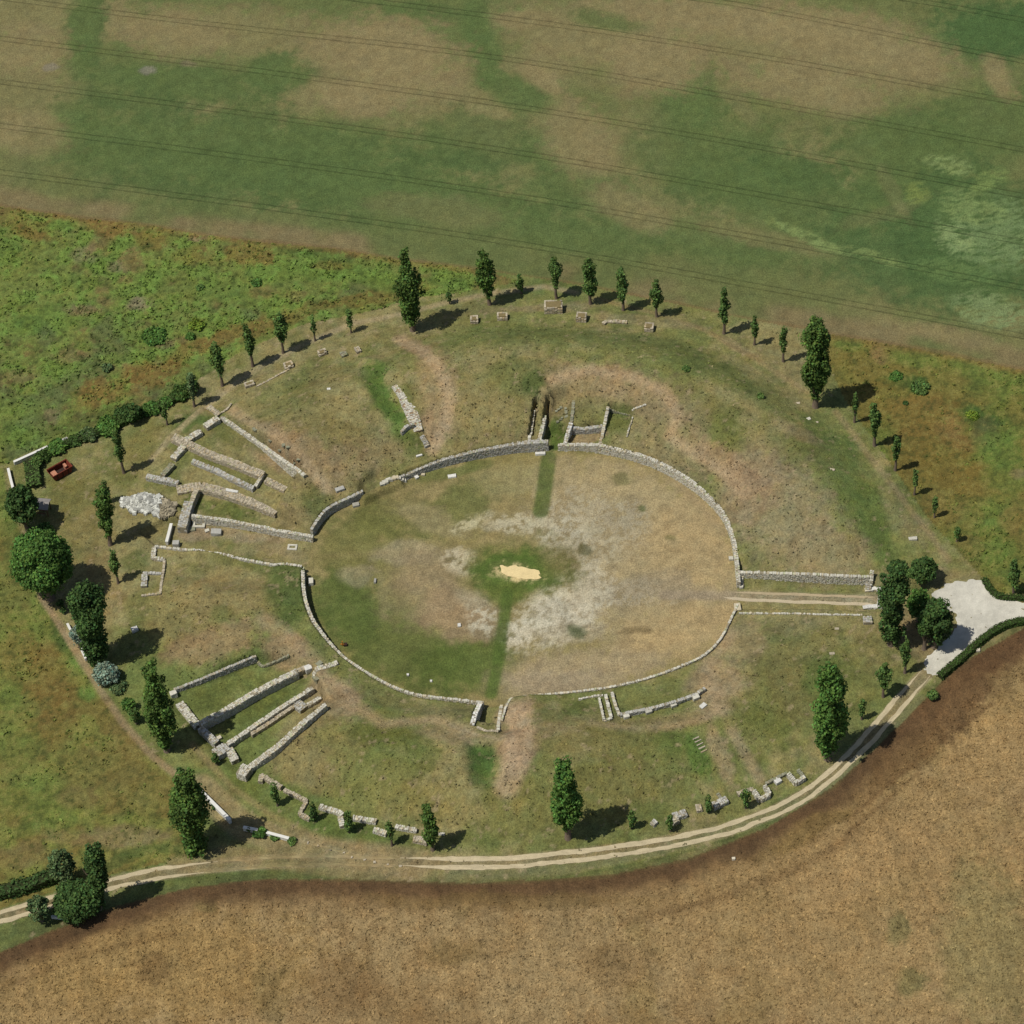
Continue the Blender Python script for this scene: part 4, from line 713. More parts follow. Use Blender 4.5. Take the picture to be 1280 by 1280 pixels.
row('sparse pale edging stones of the worn track at the bottom left', [(386,1055),(402,1059),(430,1067),(455,1074),(475,1079),(500,1082)], 9, .34, 'tan')
row('dark little rocks along the top of the slanting thin wall', [(316,540),(324,546),(333,551),(342,558),(352,566),(366,580),(373,588)], 14, .55, 'moss')
row('rubble stones in the breach of the upper arena wall', [(479,606),(487,600),(495,597),(502,595)], 10, .8, 'pale')
pw = resample(Gs([(870,923),(880,939)]), .56)[:6]; e = empty('garden_steps', np.r_[pw.mean(0), H(pw.mean(0))], 'ladder of short pale steps in the green strip on the lower right bank', 'steps')
d_ = pw[-1]-pw[0]; d_ /= np.linalg.norm(d_)
for p in pw:
    V, f = boxes(np.array([[p[0], p[1], H(p)+.04]]), np.array([[-d_[1], d_[0]]]), np.array([1.05]), np.array([.2]), np.array([.2]), .04); mesh('step', V, f, M_stone, parent=e, cols=stone_cols(1, TINT['tan'], .1), loc=[p[0], p[1], H(p)])
row('small pale stones scattered in the upper gate passage head', [(697,514),(702,508),(709,515),(705,522),(699,527)], 12, .45, 'moss')
for lab, px, py, sx in (('white stone slab lying on top of the broadest upper left wall', 290, 614, 2.0),):
    g = G(px, py, 1.0); V, f = boxes(np.array([[g[0], g[1], g[2]+1.1]]), np.array([[.94, -.34]]), np.array([sx]), np.array([.45]), np.array([.16]), .03)
    o = mesh('stone_slab', V, f, M_stone, cols=stone_cols(1, TINT['white'], .05), loc=g); o['label'] = lab; o['category'] = 'stone slab'
# --- rubble heap: mound of thrown field stones
hp = P([(150,626),(155,619),(172,617),(195,623),(221,632),(221,644),(208,647),(185,646),(163,640)], .6); c0 = hp.mean(0)
hp = resample(np.vstack([hp, hp[:1]]), .4)[:-1]; hp = hp+np.stack([fbm(hp[:, 0], hp[:, 1], 1.6, 3, 3, .7), fbm(hp[:, 0], hp[:, 1], 1.6, 4, 3, .7)], 1)*2.2; n = 1900; lo, hi = hp.min(0), hp.max(0); x = RNG.uniform(lo[0], hi[0], n*2); y = RNG.uniform(lo[1], hi[1], n*2); k = inside(x, y, hp); x, y = x[k][:n], y[k][:n]
dd = polydist(x, y, hp, True); hh = 1.25*ss(0, 2.6, dd)*(1-.35*ss(0, 1, (x-lo[0])/(hi[0]-lo[0])))
e = empty('rubble_heap', [c0[0], c0[1], 0], 'long heap of whitish rubble stones beside the ruined pier at the left entrance', 'stone heap')
A, B = np.meshgrid(np.arange(lo[0]-.5, hi[0]+.5, .3), np.arange(lo[1]-.5, hi[1]+.5, .3)); a, b = A.ravel(), B.ravel(); ok = inside(a, b, hp)
zz = np.where(ok, 1.2*ss(0, 2.6, polydist(a, b, hp, True))*(1-.35*ss(0, 1, (a-lo[0])/(hi[0]-lo[0]))), -.3)+height(a, b)-.05; i = np.arange(a.size).reshape(A.shape)
mesh('heap_core', np.stack([a, b, zz], 1), np.stack([i[:-1, :-1], i[:-1, 1:], i[1:, 1:], i[1:, :-1]], -1).reshape(-1, 4), M_stone, parent=e, cols=np.tile(C((70,70,56)), (a.size, 1)), smooth=True, loc=[c0[0], c0[1], 0])
an = RNG.uniform(0, 6.28, len(x)); s = .26+.5*RNG.random(len(x))**1.5; hh = hh+RNG.uniform(0, .22, len(x))
V, f = boxes(np.stack([x, y, hh+height(x, y)+s*.15], 1), np.stack([np.cos(an), np.sin(an)], 1), s, s*.8, s*.7, .06)
bs = np.where(((x-lo[0])/(hi[0]-lo[0]) > .72)[:, None], C((164,154,128)), C((206,206,194)))*RNG.uniform(.32, 1.2, (len(x), 1))
mesh('stones', V, f, M_stone, parent=e, cols=np.repeat(bs, 8, 0), loc=[c0[0], c0[1], 0], kind='stuff')
# --- white boundary walls
M_white = mat('whitewash', col=C((226,224,214)), rough=.8, noise=(.07, 1.5))
def white_wall(label, pts, up, th=.35, coping=True):
    pw, zt = wpx(pts, up); pw = resample(np.column_stack([pw, zt]), 1.0); z = pw[:, 2]; p = pw[:, :2]; t = np.gradient(p, axis=0); t /= np.linalg.norm(t, axis=1)[:, None]; nn = np.stack([-t[:, 1], t[:, 0]], 1)
    lo = gh(p[:, 0], p[:, 1])-.2; n = len(p); g = [p[:, 0].mean(), p[:, 1].mean(), lo.min()]; e = empty('white_wall', g, label, 'white wall'); e['kind'] = 'thing'
    def slab(nm, w, z0, z1):
        V = np.stack([np.column_stack([p-nn*w/2, z0]), np.column_stack([p-nn*w/2, z1]), np.column_stack([p+nn*w/2, z1]), np.column_stack([p+nn*w/2, z0])], 1).reshape(-1, 3)
        F_ = [[i*4+k, (i+1)*4+k, (i+1)*4+(k+1) % 4, i*4+(k+1) % 4] for i in range(n-1) for k in range(4)] + [[0, 1, 2, 3], [n*4-1, n*4-2, n*4-3, n*4-4]]
        mesh(nm, V, np.array(F_), M_white, parent=e, loc=g)
    slab('wall_body', th, lo, z-.1); slab('coping', th+.12, z-.1, z)
white_wall('longest white wall beside the stout poplar at lower left', [(237,974.5),(262,999),(287.5,1024.5)], 1.0, .4)
white_wall('short white wall piece between the longest one and a round bush', [(304,1033.5),(322,1037)], .8)
white_wall('white wall running between two low round bushes at lower left', [(333,1040),(361,1047.5)], .7)
white_wall('thin white wall along the upper side of the left corner hedge', [(17,577),(50,562),(84,547)], .8, .3)
white_wall('short upright white wall at the very left corner', [(10,585),(13,598),(17,613)], .8, .3)
white_wall('white leaning wall slab between the rubble heap and the passage kerb', [(214,654),(211,666),(208,677)], .9, .35)
white_wall('upper tiny white wall beside the silvery shrubs', [(84,779),(88,787)], .7, .25)
white_wall('lower tiny white wall beside the silvery shrubs', [(101,810),(107,823)], .7, .25)
white_wall('thin white barrier bar by the tree clump at bottom left', [(64,1145),(85,1147)], .6, .2)
# --- concrete threshold at the right passage
sheet('concrete_threshold', [(1097,745),(1100,740),(1103,738),(1106,762),(1098,762),(1096,757)], 0, M_sheet, (196,192,178), .04, .2, .04, .1, kind='structure')
# --- rusty red skip
M_rust = mat('rusty_red_paint', col=C((122,58,42)), rough=.7, noise=(.3, 3)); M_dark = mat('dark_steel', col=C((62,44,38)), rough=.8, noise=(.2, 3))
M_wood = mat('brown_wood', col=C((120,92,64)), rough=.85, noise=(.2, 4))
M_load = mat('pinkish_scrap', col=C((188,132,104)), rough=.9, noise=(.3, 5))
def bx(name, parent, m, lo, hi, mt=None):
    v = np.array([[x_, y_, z_] for z_ in (lo[2], hi[2]) for x_, y_ in ((lo[0], lo[1]), (hi[0], lo[1]), (hi[0], hi[1]), (lo[0], hi[1]))], float)
    if mt is not None: v = mt(v)
    f = np.array([[0, 3, 2, 1], [4, 5, 6, 7], [0, 1, 5, 4], [1, 2, 6, 5], [2, 3, 7, 6], [3, 0, 4, 7]])
    o = mesh(name, v, f, m); o.parent = parent; return o
g = G(76, 592); sk = empty('skip_container', g, 'open rusty red skip container on the lawn at the left corner', 'skip'); sk.rotation_euler.z = math.radians(33)
def slope(v): v = v.copy(); v[:, 0] = np.where(v[:, 2] > .8, v[:, 0]*1.22, v[:, 0]); return v
bx('base', sk, M_dark, (-1.5, -.85, .12), (1.5, .85, .2))
bx('side_panel', sk, M_rust, (-1.5, -.92, .12), (1.5, -.85, 1.35), slope); bx('side_panel', sk, M_rust, (-1.5, .85, .12), (1.5, .92, 1.35), slope)
for s_ in (-1, 1):
    v = np.array([[s_*1.5, -.85, .2], [s_*1.57, -.85, .2], [s_*1.57, .85, .2], [s_*1.5, .85, .2], [s_*1.83, -.85, 1.3], [s_*1.9, -.85, 1.3], [s_*1.9, .85, 1.3], [s_*1.83, .85, 1.3]], float)
    o = mesh('end_panel', v, np.array([[0, 3, 2, 1], [4, 5, 6, 7], [0, 1, 5, 4], [1, 2, 6, 5], [2, 3, 7, 6], [3, 0, 4, 7]]), M_rust); o.parent = sk
    bx('rim', sk, M_rust, (-1.86, s_*.96-.05, 1.352), (1.86, s_*.96+.05, 1.43))
for x_ in (-1.0, 0, 1.0):
    for s_ in (-1, 1): bx('rib', sk, M_dark, (x_-.05, s_*.96-.035, .2), (x_+.05, s_*.96+.035, 1.34))
bx('load', sk, M_load, (-1.5, -.5, .25), (-.7, .5, .95)); bx('load', sk, M_load, (.9, -.2, .25), (1.3, .6, 1.15)); bx('load', sk, M_load, (-.3, -.7, .25), (.5, -.4, .6))
# --- small grey shelter under the dark tree on the left
M_roof = mat('grey_boards', col=C((148,142,136)), rough=.8, noise=(.15, 3))
g = G(53, 640); sh = empty('shelter', g, 'small grey roofed shelter half hidden under the dark tree at left', 'shelter'); sh.rotation_euler.z = math.radians(-12)
for x_ in (-1.2, 1.2):
    for y_ in (-.8, .8): bx('post', sh, M_wood, (x_-.07, y_-.07, 0), (x_+.07, y_+.07, 2.0))
for s_ in (-1, 1):
    v = np.array([[-1.5, 0, 2.45], [1.5, 0, 2.45], [1.5, s_*1.15, 1.95], [-1.5, s_*1.15, 1.95]], float); v = np.vstack([v, v+[0, 0, .07]])
    o = mesh('roof_panel', v, np.array([[0, 1, 2, 3], [7, 6, 5, 4], [0, 4, 5, 1], [1, 5, 6, 2], [2, 6, 7, 3], [3, 7, 4, 0]]), M_roof); o.parent = sh
bx('table_top', sh, M_wood, (-.7, -.35, .7), (.7, .35, .76)); bx('bench', sh, M_wood, (-.7, -.75, .4), (.7, -.5, .46)); bx('bench', sh, M_wood, (-.7, .5, .4), (.7, .75, .46))
# --- small orange stake in the arena
M_or = mat('orange_paint', col=C((196,124,48)), rough=.7, noise=(.1, 3))
g = G(430, 807); st = empty('marker_stake', g, 'small orange marker stake with a brown sack at the lower left arena edge', 'marker')
bx('post', st, M_or, (-.25, -.06, 0), (-.12, .06, 1.1)); bx('crosspiece', st, M_or, (-.5, -.065, .35), (.1, .065, .45)); bx('sack', st, M_dark, (.0, -.25, 0), (.5, .25, .4))
# ---------------------------------------------------------------- trees
M_bark = mat('bark', col=C((118,104,88)), rough=.95, noise=(.25, 4))
def tube(pts, r, k=7):
    pts = np.asarray(pts, float); n = len(pts); V = []
    for i in range(n):
        t = pts[min(i+1, n-1)]-pts[max(i-1, 0)]; t /= np.linalg.norm(t)+1e-9; a = np.cross(t, [0.3, 1, 0.1]); a /= np.linalg.norm(a)+1e-9; b = np.cross(t, a)
        for j in range(k): an = 2*math.pi*j/k; V.append(pts[i]+r[i]*(a*math.cos(an)+b*math.sin(an)))
    F_ = [[i*k+j, i*k+(j+1) % k, (i+1)*k+(j+1) % k, (i+1)*k+j] for i in range(n-1) for j in range(k)]
    return np.array(V), np.array(F_)
def crown(cen, rad, lumps, lr, leaf, color, cover=2.6, core=.0, asp=1.0, up=.3):
    """leaf clumps on lumps; cen/rad of every lump given"""
    lumps = np.asarray(lumps); lr = np.asarray(lr); V = []; cc = []; tot = []
    area = 4*np.pi*((lr[:, 0]*lr[:, 1]*2+lr[:, 0]*lr[:, 2])/3*1.0); nl = np.maximum(14, (area*cover/(leaf*leaf)*.62).astype(int))
    idx = np.repeat(np.arange(len(lumps)), nl); n = len(idx); d = RNG.normal(size=(n, 3)); d /= np.linalg.norm(d, axis=1)[:, None]
    sh = (.62+.45*RNG.random(n)**.7)[:, None]; p = lumps[idx]+d*lr[idx]*sh*(1+.12*RNG.normal(size=(n, 1)))
    nr = d+RNG.normal(size=(n, 3))*.55+np.array([0, 0, up]); nr /= np.linalg.norm(nr, axis=1)[:, None]
    lc = np.array(color)[None]*(RNG.uniform(.72, 1.3, (len(lumps), 1)))[idx]*RNG.uniform(.65, 1.45, (n, 1))*np.where(RNG.random((n, 1)) < .12, 1.5, 1)
    lc = lc*(1+np.array([.25, .0, -.1])*RNG.normal(size=(n, 1))*.5)
    return leafquads(p, nr, leaf*RNG.uniform(.6, 1.35, n), np.clip(lc, .004, .6), asp)
GRN = {'poplar':(82,108,48), 'young':(88,114,56), 'dark':(68,94,46), 'bright':(84,118,52), 'silver':(134,152,130), 'hedge':(68,92,40), 'yellow':(112,134,48), 'grey':(90,110,68)}
def pxscale(g): return np.linalg.norm(proj(g+[1, 0, 0])-proj(g))
def tree(label, bx_, by, top, wpx_, kind='young', shape='column', c0=.28, group=None, name='young_tree', cat='tree', leaf=None, tx=None, flat=None):
    g = G(bx_, by); k = pxscale(g); v = abs((proj(g+[0, 0, 10])-proj(g))[1])/10; Ht = (by-top)/v; R = wpx_/k/2
    if shape == 'column': R *= 1.0
    else:
        sn = math.sin(TH); a_ = (by-top)/2
        if c0 <= .03:
            Rz = max(math.sqrt(max(0, a_*a_-(R*k*sn)**2))/v, .38*R); Ht = 2*Rz*.96; cy = (by+top)/2
            for _ in range(4): gc = G(bx_, cy+Rz*v*.9); q = proj(gc+[0, 0, Rz]); bx2 = bx_-(q[0]-bx_); gc = G(bx2, cy+Rz*v*.9)
            g = gc
        else:
            for Ht in np.arange(R*.8, 30, .15):
                zc = Ht*(.5+c0/2); 
                if zc*v+math.hypot(Ht*(1-c0)/2*v, R*k*sn)*.97 >= by-top: break
            g = G(bx_, by); q = proj(g+[0, 0, zc]); g = G(2*bx_-q[0], by)
        if flat: Ht *= flat
    if tx is None: off = np.zeros(2)
    else:
        q = proj(g+[0, 0, Ht]); off = np.array([(tx-q[0])/k, 0])
    e = empty(name, g, label, cat, group)
    leaf = leaf or (.35 if R > 1.6 else .30 if R > .9 else .25)
    L = []; Rr = []
    if shape == 'column':
        nlev = max(6, int(Ht*(1-c0)/(.95 if R > 1.4 else .6))); ph = RNG.random()*6; pk = RNG.uniform(.28, .6); tw = RNG.uniform(.42, .68); pe = RNG.uniform(1.5, 2.4); bw = RNG.uniform(.35, .6)
        for i in range(nlev):
            t = (i+.5)/nlev; z = Ht*(c0+(1-c0)*t*.97); pr = (bw+(1-bw)*t/pk if t < pk else 1-tw*((t-pk)/(1-pk))**pe)*(1+.16*math.sin(t*11+ph)+.10*RNG.normal())
            pr = min(1.1, max(pr, .22))
            m = 1 if pr*R < .45 else (3 if R < 1.5 else 5)
            for j in range(m):
                if m > 2 and RNG.random() < .2: continue
                a = RNG.random()*6.28; rr = 0 if m == 1 else R*pr*(.40+.34*RNG.random()); s_ = R*pr*(.44 if m == 5 else .5 if m > 1 else 1.15)*(.6+.6*RNG.random())
                L.append([math.cos(a)*rr+off[0]*t, math.sin(a)*rr, z+(RNG.random()-.5)*1.2*min(1, R)]); Rr.append([s_, s_, s_*1.7])
            if m == 5 and RNG.random() < .75:
                a = RNG.random()*6.28; rr = R*pr*(.8+.3*RNG.random()); s_ = R*(.13+.12*RNG.random()); L.append([math.cos(a)*rr+off[0]*t, math.sin(a)*rr, z+RNG.random()*.8]); Rr.append([s_, s_, s_*2.0])
            if m > 1: L.append([off[0]*t, 0, z]); Rr.append([R*pr*.62]*2+[R*pr*.8])
    else:                                       # spreading dome
        m = int(30+R*R*7) if R > 1.5 else 14
        for i in range(m):
            d = RNG.normal(size=3); d[2] = abs(d[2])*1.0-.25; d /= np.linalg.norm(d); s_ = R*(.17+.24*RNG.random()**1.5) if R > 1.5 else R*(.3+.2*RNG.random()); jr = .82+.26*RNG.random()
            hz = Ht*.5*(1-c0); L.append([d[0]*(R-s_*.8)*jr+off[0], d[1]*(R-s_*.8)*jr, Ht*c0+hz+d[2]*(hz-s_*.5)*jr]); Rr.append([s_, s_, s_*.85])
        L.append([off[0], 0, Ht*(c0+(1-c0)*.5)]); Rr.append([R*.75, R*.75, Ht*(1-c0)*.4])
    V, f, cc = crown(None, None, L, Rr, leaf, C(GRN[kind]))
    dk = V[:, 2] < .03; V[dk, 2] = .03+RNG.random(dk.sum())*.05
    mesh('crown', V, f, M_leaf, cols=cc).parent = e
    # trunk with limbs
    if c0 > .02 or shape == 'dome':
        tr = .018*Ht+.05 if shape == 'column' else .03*Ht+.08; zt = Ht*(.8 if shape == 'column' else c0+.3)
        pts = [[0, 0, -.2], [0, 0, .05]]+[[off[0]*t+.06*R*math.sin(t*5+bx_), .06*R*math.cos(t*4+by), zt*t] for t in (.15, .3, .5, .75, 1)]
        V, f = tube(pts, [tr*1.7, tr*1.35, tr, tr*.9, tr*.7, tr*.45, tr*.12]); Vs = [V]; Fs = [f]; o_ = len(V)
        for i in range(6):
            a = RNG.random()*6.28; z0_ = Ht*(c0+(.6-c0)*RNG.random()*.8) if shape == 'column' else Ht*(c0*.6+.1*RNG.random()); ln = R*.75
            z1 = z0_+(ln*2.2 if shape == 'column' else Ht*.35); p2 = [[off[0]*z0_/Ht, 0, z0_], [math.cos(a)*ln*.5, math.sin(a)*ln*.5, (z0_+z1)/2-.1], [math.cos(a)*ln, math.sin(a)*ln, min(z1, Ht*.93)]]
            V, f = tube(p2, [tr*.4, tr*.25, tr*.06], 5); Vs.append(V); Fs.append(f+o_); o_ += len(V)
        mesh('trunk', np.vstack(Vs), np.vstack(Fs), M_bark, smooth=True).parent = e
    return e
AV = 'young trees planted round the outer ring'; BP = 'tall poplars round the amphitheatre'
for a in [  # label, base x, y, top y, width, kind, trunk fraction, group, name
 ('tall dark poplar at the upper left of the ring with a long shadow', 516,413,312,31,'poplar',.12,BP,'poplar_tree',505),
 ('medium poplar in the top row, first on its right side of the tallest', 612,381,314,24,'poplar',.18,BP,'poplar_tree',604),
 ('tiny sapling in the shade right of the tallest upper left poplar', 562,380,364,6,'dark',.25,AV,'sapling',None),
 ('thin bushy sapling in the top row before the four even trees', 652,367,342,12,'young',.15,AV,'sapling',648),
 ('first of the four even young trees in the top row', 695.5,373,321,17,'young',.25,AV,'young_tree',None),
 ('second and fullest of the four even young trees in the top row', 738,380,322,20,'young',.22,AV,'young_tree',None),
 ('third young tree of the four even ones in the top row', 779,388,337,16,'young',.27,AV,'young_tree',None),
 ('fourth and rightmost of the four even young trees in the top row', 821,396,349,16,'young',.27,AV,'young_tree',None),
 ('young tree alone at the right of the top row before two slimmer ones', 905,417,363,15,'young',.27,AV,'young_tree',None),
 ('slim young tree, left of a pair beside the big right poplar', 943,431,395,10,'young',.3,AV,'young_tree',None),
 ('slim young tree, right of a pair beside the big right poplar', 979,452,408,11,'young',.32,AV,'young_tree',None),
 ('massive dark poplar at the upper right of the ring', 1019,509,401,36,'poplar',.10,BP,'poplar_tree',1023),
 ('slender sapling in the shadow tip of the massive upper right poplar', 1068,528,491,8,'young',.3,AV,'sapling',None),
 ('fullest young tree in the right hand row below the massive poplar', 1093,557,504,15,'young',.2,AV,'young_tree',1093),
 ('young tree second below the massive poplar in the right hand row', 1119,588,544,12,'young',.28,AV,'young_tree',None),
 ('small round headed sapling third in the right hand row', 1143,618,588,10,'young',.35,AV,'sapling',None),
 ('tiny sapling fourth in the right hand row', 1168,647,621,10,'young',.3,AV,'sapling',None),
 ('tiniest sapling at the lower end of the right hand row', 1196,677,658,8,'young',.25,AV,'sapling',None),
 ('small sapling nearest the tall poplar in the upper left row', 439,416,388,10,'young',.35,AV,'sapling',None),
 ('thinnest sapling in the upper left row', 394,426,396,8,'young',.3,AV,'sapling',None),
 ('fullest young tree of the upper left row', 354,441,392,18,'young',.27,AV,'young_tree',348),
 ('young tree between two others in the upper left row', 316,458,406,14,'young',.28,AV,'young_tree',307),
 ('young tree of the upper left row nearest the hedge end', 278,482,430,17,'young',.28,AV,'young_tree',268),
 ('airy thin young tree in front of the hedge end', 243,508,466,13,'grey',.3,AV,'young_tree',238),
 ('little sapling below the hedge at left', 209,531,501,9,'young',.3,AV,'sapling',204),
 ('leaning young tree on the lawn right of the rusty skip', 155,591,540,13,'young',.28,AV,'young_tree',143),
 ('mid sized leaning poplar on the left lawn beside the rubble heap', 138,681,610,25,'poplar',.17,BP,'poplar_tree',126),
 ('narrow tree peeping from behind the mid sized leaning left poplar', 136,628,601,9,'dark',.2,AV,'young_tree',130),
 ('small leaning tree below the mid sized leaning left poplar', 148,729,689,13,'young',.3,AV,'young_tree',140),
 ('broad tall poplar among the silvery shrubs on the left', 121,829,735,44,'dark',.03,BP,'poplar_tree',106),
 ('tall pointed poplar at the corner of the lower left ruins', 209,938,834,37,'poplar',.05,BP,'poplar_tree',187),
 ('stout poplar beside the longest white wall at lower left', 243,1061,968,45,'poplar',.03,BP,'poplar_tree',230),
 ('first small tree of the lower row, below the hooked wall fragment', 347,1007,982,13,'young',.15,AV,'young_tree',341),
 ('second small tree of the lower row against the zigzag wall', 392,1026,1005,12,'dark',.12,AV,'young_tree',390),
 ('third small tree of the lower row, round headed', 436,1040,1014,14,'young',.15,AV,'young_tree',433),
 ('fourth small tree of the lower row with a thin trunk', 490,1057,1026,11,'young',.28,AV,'young_tree',485),
 ('small poplar with a bright outline ending the lower row', 541,1062,1008,20,'poplar',.15,AV,'young_tree',534),
 ('big bright poplar alone at the bottom centre of the ring', 710,1047,953,38,'bright',.12,BP,'poplar_tree',704),
 ('small bush like tree right of the big bottom centre poplar', 790,1036,1014,12,'young',.1,AV,'young_tree',None),
 ('tiny tree by the stepped grey block on the lower right rim', 838,1039,1020,10,'young',.1,AV,'sapling',None),
 ('tiny tree left of the straight block on the lower right rim', 885,1016,997,11,'young',.1,AV,'sapling',None),
 ('tiny tree left of the second U shaped rim block', 932,1010,987,12,'young',.15,AV,'sapling',None),
 ('huge bright poplar at the lower right shading the track', 1034,948,836,44,'bright',.10,BP,'poplar_tree',1040),
 ('small slim sapling right of the huge lower right poplar', 1077,899,873,9,'young',.2,AV,'sapling',None),
 ('young tree left of two by the track near the gravel drive', 1104,871,828,18,'young',.3,AV,'young_tree',None),
 ('young tree nearest the lower corner of the gravel drive', 1131,841,799,15,'young',.28,AV,'young_tree',None),
 ('tall dark poplar by the right entrance next to the gravel drive', 1113,806,712,36,'dark',.12,BP,'poplar_tree',1121),
 ('small tree in the corner of the trimmed hedge at the right edge', 1267,742,702,17,'young',.25,None,'young_tree',1269),
 ('tall ragged tree behind the round bush at bottom left', 124,1136,1058,30,'dark',.05,None,'tree',117)]:
    tree(a[0], a[1], a[2], a[3], a[4], a[5], 'column', a[6], a[7], a[8], tx=a[9])
for a in [  # dome shaped: label, base, top, width, kind, trunk fraction, name
 ('large round leafy tree at the left edge of the site', 53,748,666,72,'bright',.10,'round_tree','tree'),
 ('dark leaning tree covering the grey shelter at left', 28,662,608,40,'dark',.08,'round_tree','tree'),
 ('dense dark tree at the edge of the gravel drive', 1170,808,750,44,'dark',.06,'round_tree','tree'),
 ('light small tree in front of the dense dark one by the drive', 1157,811,770,18,'bright',.3,'round_tree','tree'),
 ('round crown behind the tall dark poplar by the drive', 1149,776,737,32,'bright',.1,'round_tree','tree'),
 ('round dark bush behind the drive, right of two', 1155,733,696,34,'dark',.02,'bush','bush'),
 ('round dark bush behind the drive, left of two', 1122,720,701,25,'dark',.02,'bush','bush'),
 ('low bush linking the two round bushes behind the drive', 1138,722,711,16,'young',.02,'bush','bush'),
 ('small bush alone on the margin below the hedge end', 1166,876,862,15,'young',.02,'bush','bush'),
 ('airy tree at the upper left of the bottom left clump', 78,1108,1064,33,'grey',.1,'round_tree','tree'),
 ('broad dark bush beside the track in the bottom left clump', 95,1153,1102,58,'dark',.02,'bush','bush'),
 ('small light tree in front of the track at bottom left', 48,1156,1119,28,'grey',.03,'round_tree','tree'),
 ('silvery grey shrub at the foot of the broad left poplar', 132,860,829,32,'silver',.02,'shrub','shrub'),
 ('green shrub with silver top beside the silvery grey shrub', 148,869,850,24,'grey',.02,'shrub','shrub'),
 ('pale silvery shrub behind the broad left poplar', 97,812,780,20,'silver',.02,'shrub','shrub'),
 ('upper bright shrub left of the tall pointed poplar', 161,891,872,18,'bright',.02,'shrub','shrub'),
 ('lower bright shrub left of the tall pointed poplar', 168,906,884,15,'young',.02,'shrub','shrub'),
 ('little dark shrub right below the large round tree', 75,760,749,10,'dark',.02,'shrub','shrub'),
 ('tiny shrub lowest below the large round tree', 79,768,758,9,'dark',.02,'shrub','shrub'),
 ('small round bush by the recessed block of the lower left ruins', 269,957,941,10,'young',.02,'bush','bush'),
 ('tiny bush above the stout poplar and the white wall', 224,967,959,8,'dark',.02,'bush','bush'),
 ('tiny bush beside the middle of the longest white wall', 267,1012,1005,7,'dark',.02,'bush','bush'),
 ('largest round bush on the white walls at lower left', 325,1049,1034,18,'bright',.02,'bush','bush'),
 ('tiny bush left of the largest one on the white walls', 311,1040,1033,7,'young',.02,'bush','bush'),
 ('second round bush on the white walls at lower left', 344,1051,1041,13,'young',.02,'bush','bush'),
 ('last small bush at the right end of the white walls', 365,1056,1047,13,'young',.02,'bush','bush'),
 ('green bush with a yellow top in the upper left meadow', 246,412,393,20,'yellow',.02,'bush','bush'),
 ('green bush just left of the yellow topped one in the meadow', 237,425,412,13,'bright',.02,'bush','bush'),
 ('broad leafy green clump in the middle of the left meadow', 193,430,406,30,'bright',.02,'bush','bush'),
 ('small bush high in the left meadow', 250,363,354,11,'young',.02,'bush','bush'),
 ('bush in the left meadow nearest the avenue trees', 320,358,347,15,'bright',.02,'bush','bush'),
 ('bluish clump in the lower part of the left meadow', 133,464,448,14,'grey',.02,'bush','bush'),
 ('left green bush in the right meadow near the field edge', 1120,474,464,17,'bright',.02,'bush','bush'),
 ('right green bush in the right meadow near the field edge', 1151,491,476,24,'young',.02,'bush','bush'),
 ('tiny lone bush in the middle of the right meadow', 1132,506,499,7,'dark',.02,'bush','bush'),
 ('yellow green bush in the dark patch of the right meadow', 1216,525,512,16,'yellow',.02,'bush','bush'),
 ('dark bush in the shadow tip of the fullest right hand tree', 1120,552,544,11,'dark',.02,'bush','bush'),
 ('small green clump on the right upper lawn', 951,500,492,12,'young',.02,'bush','bush'),
 ('small green clump on the upper lawn near the low rim blocks', 858,465,457,11,'young',.02,'bush','bush')]:
    tree(a[0], a[1], a[2], a[3], a[4], a[5], 'dome', a[6], None if a[7] in ('tree', 'round_tree') else 'bushes and shrubs', a[7], a[8], flat=.4 if 'meadow' in a[0] else None)
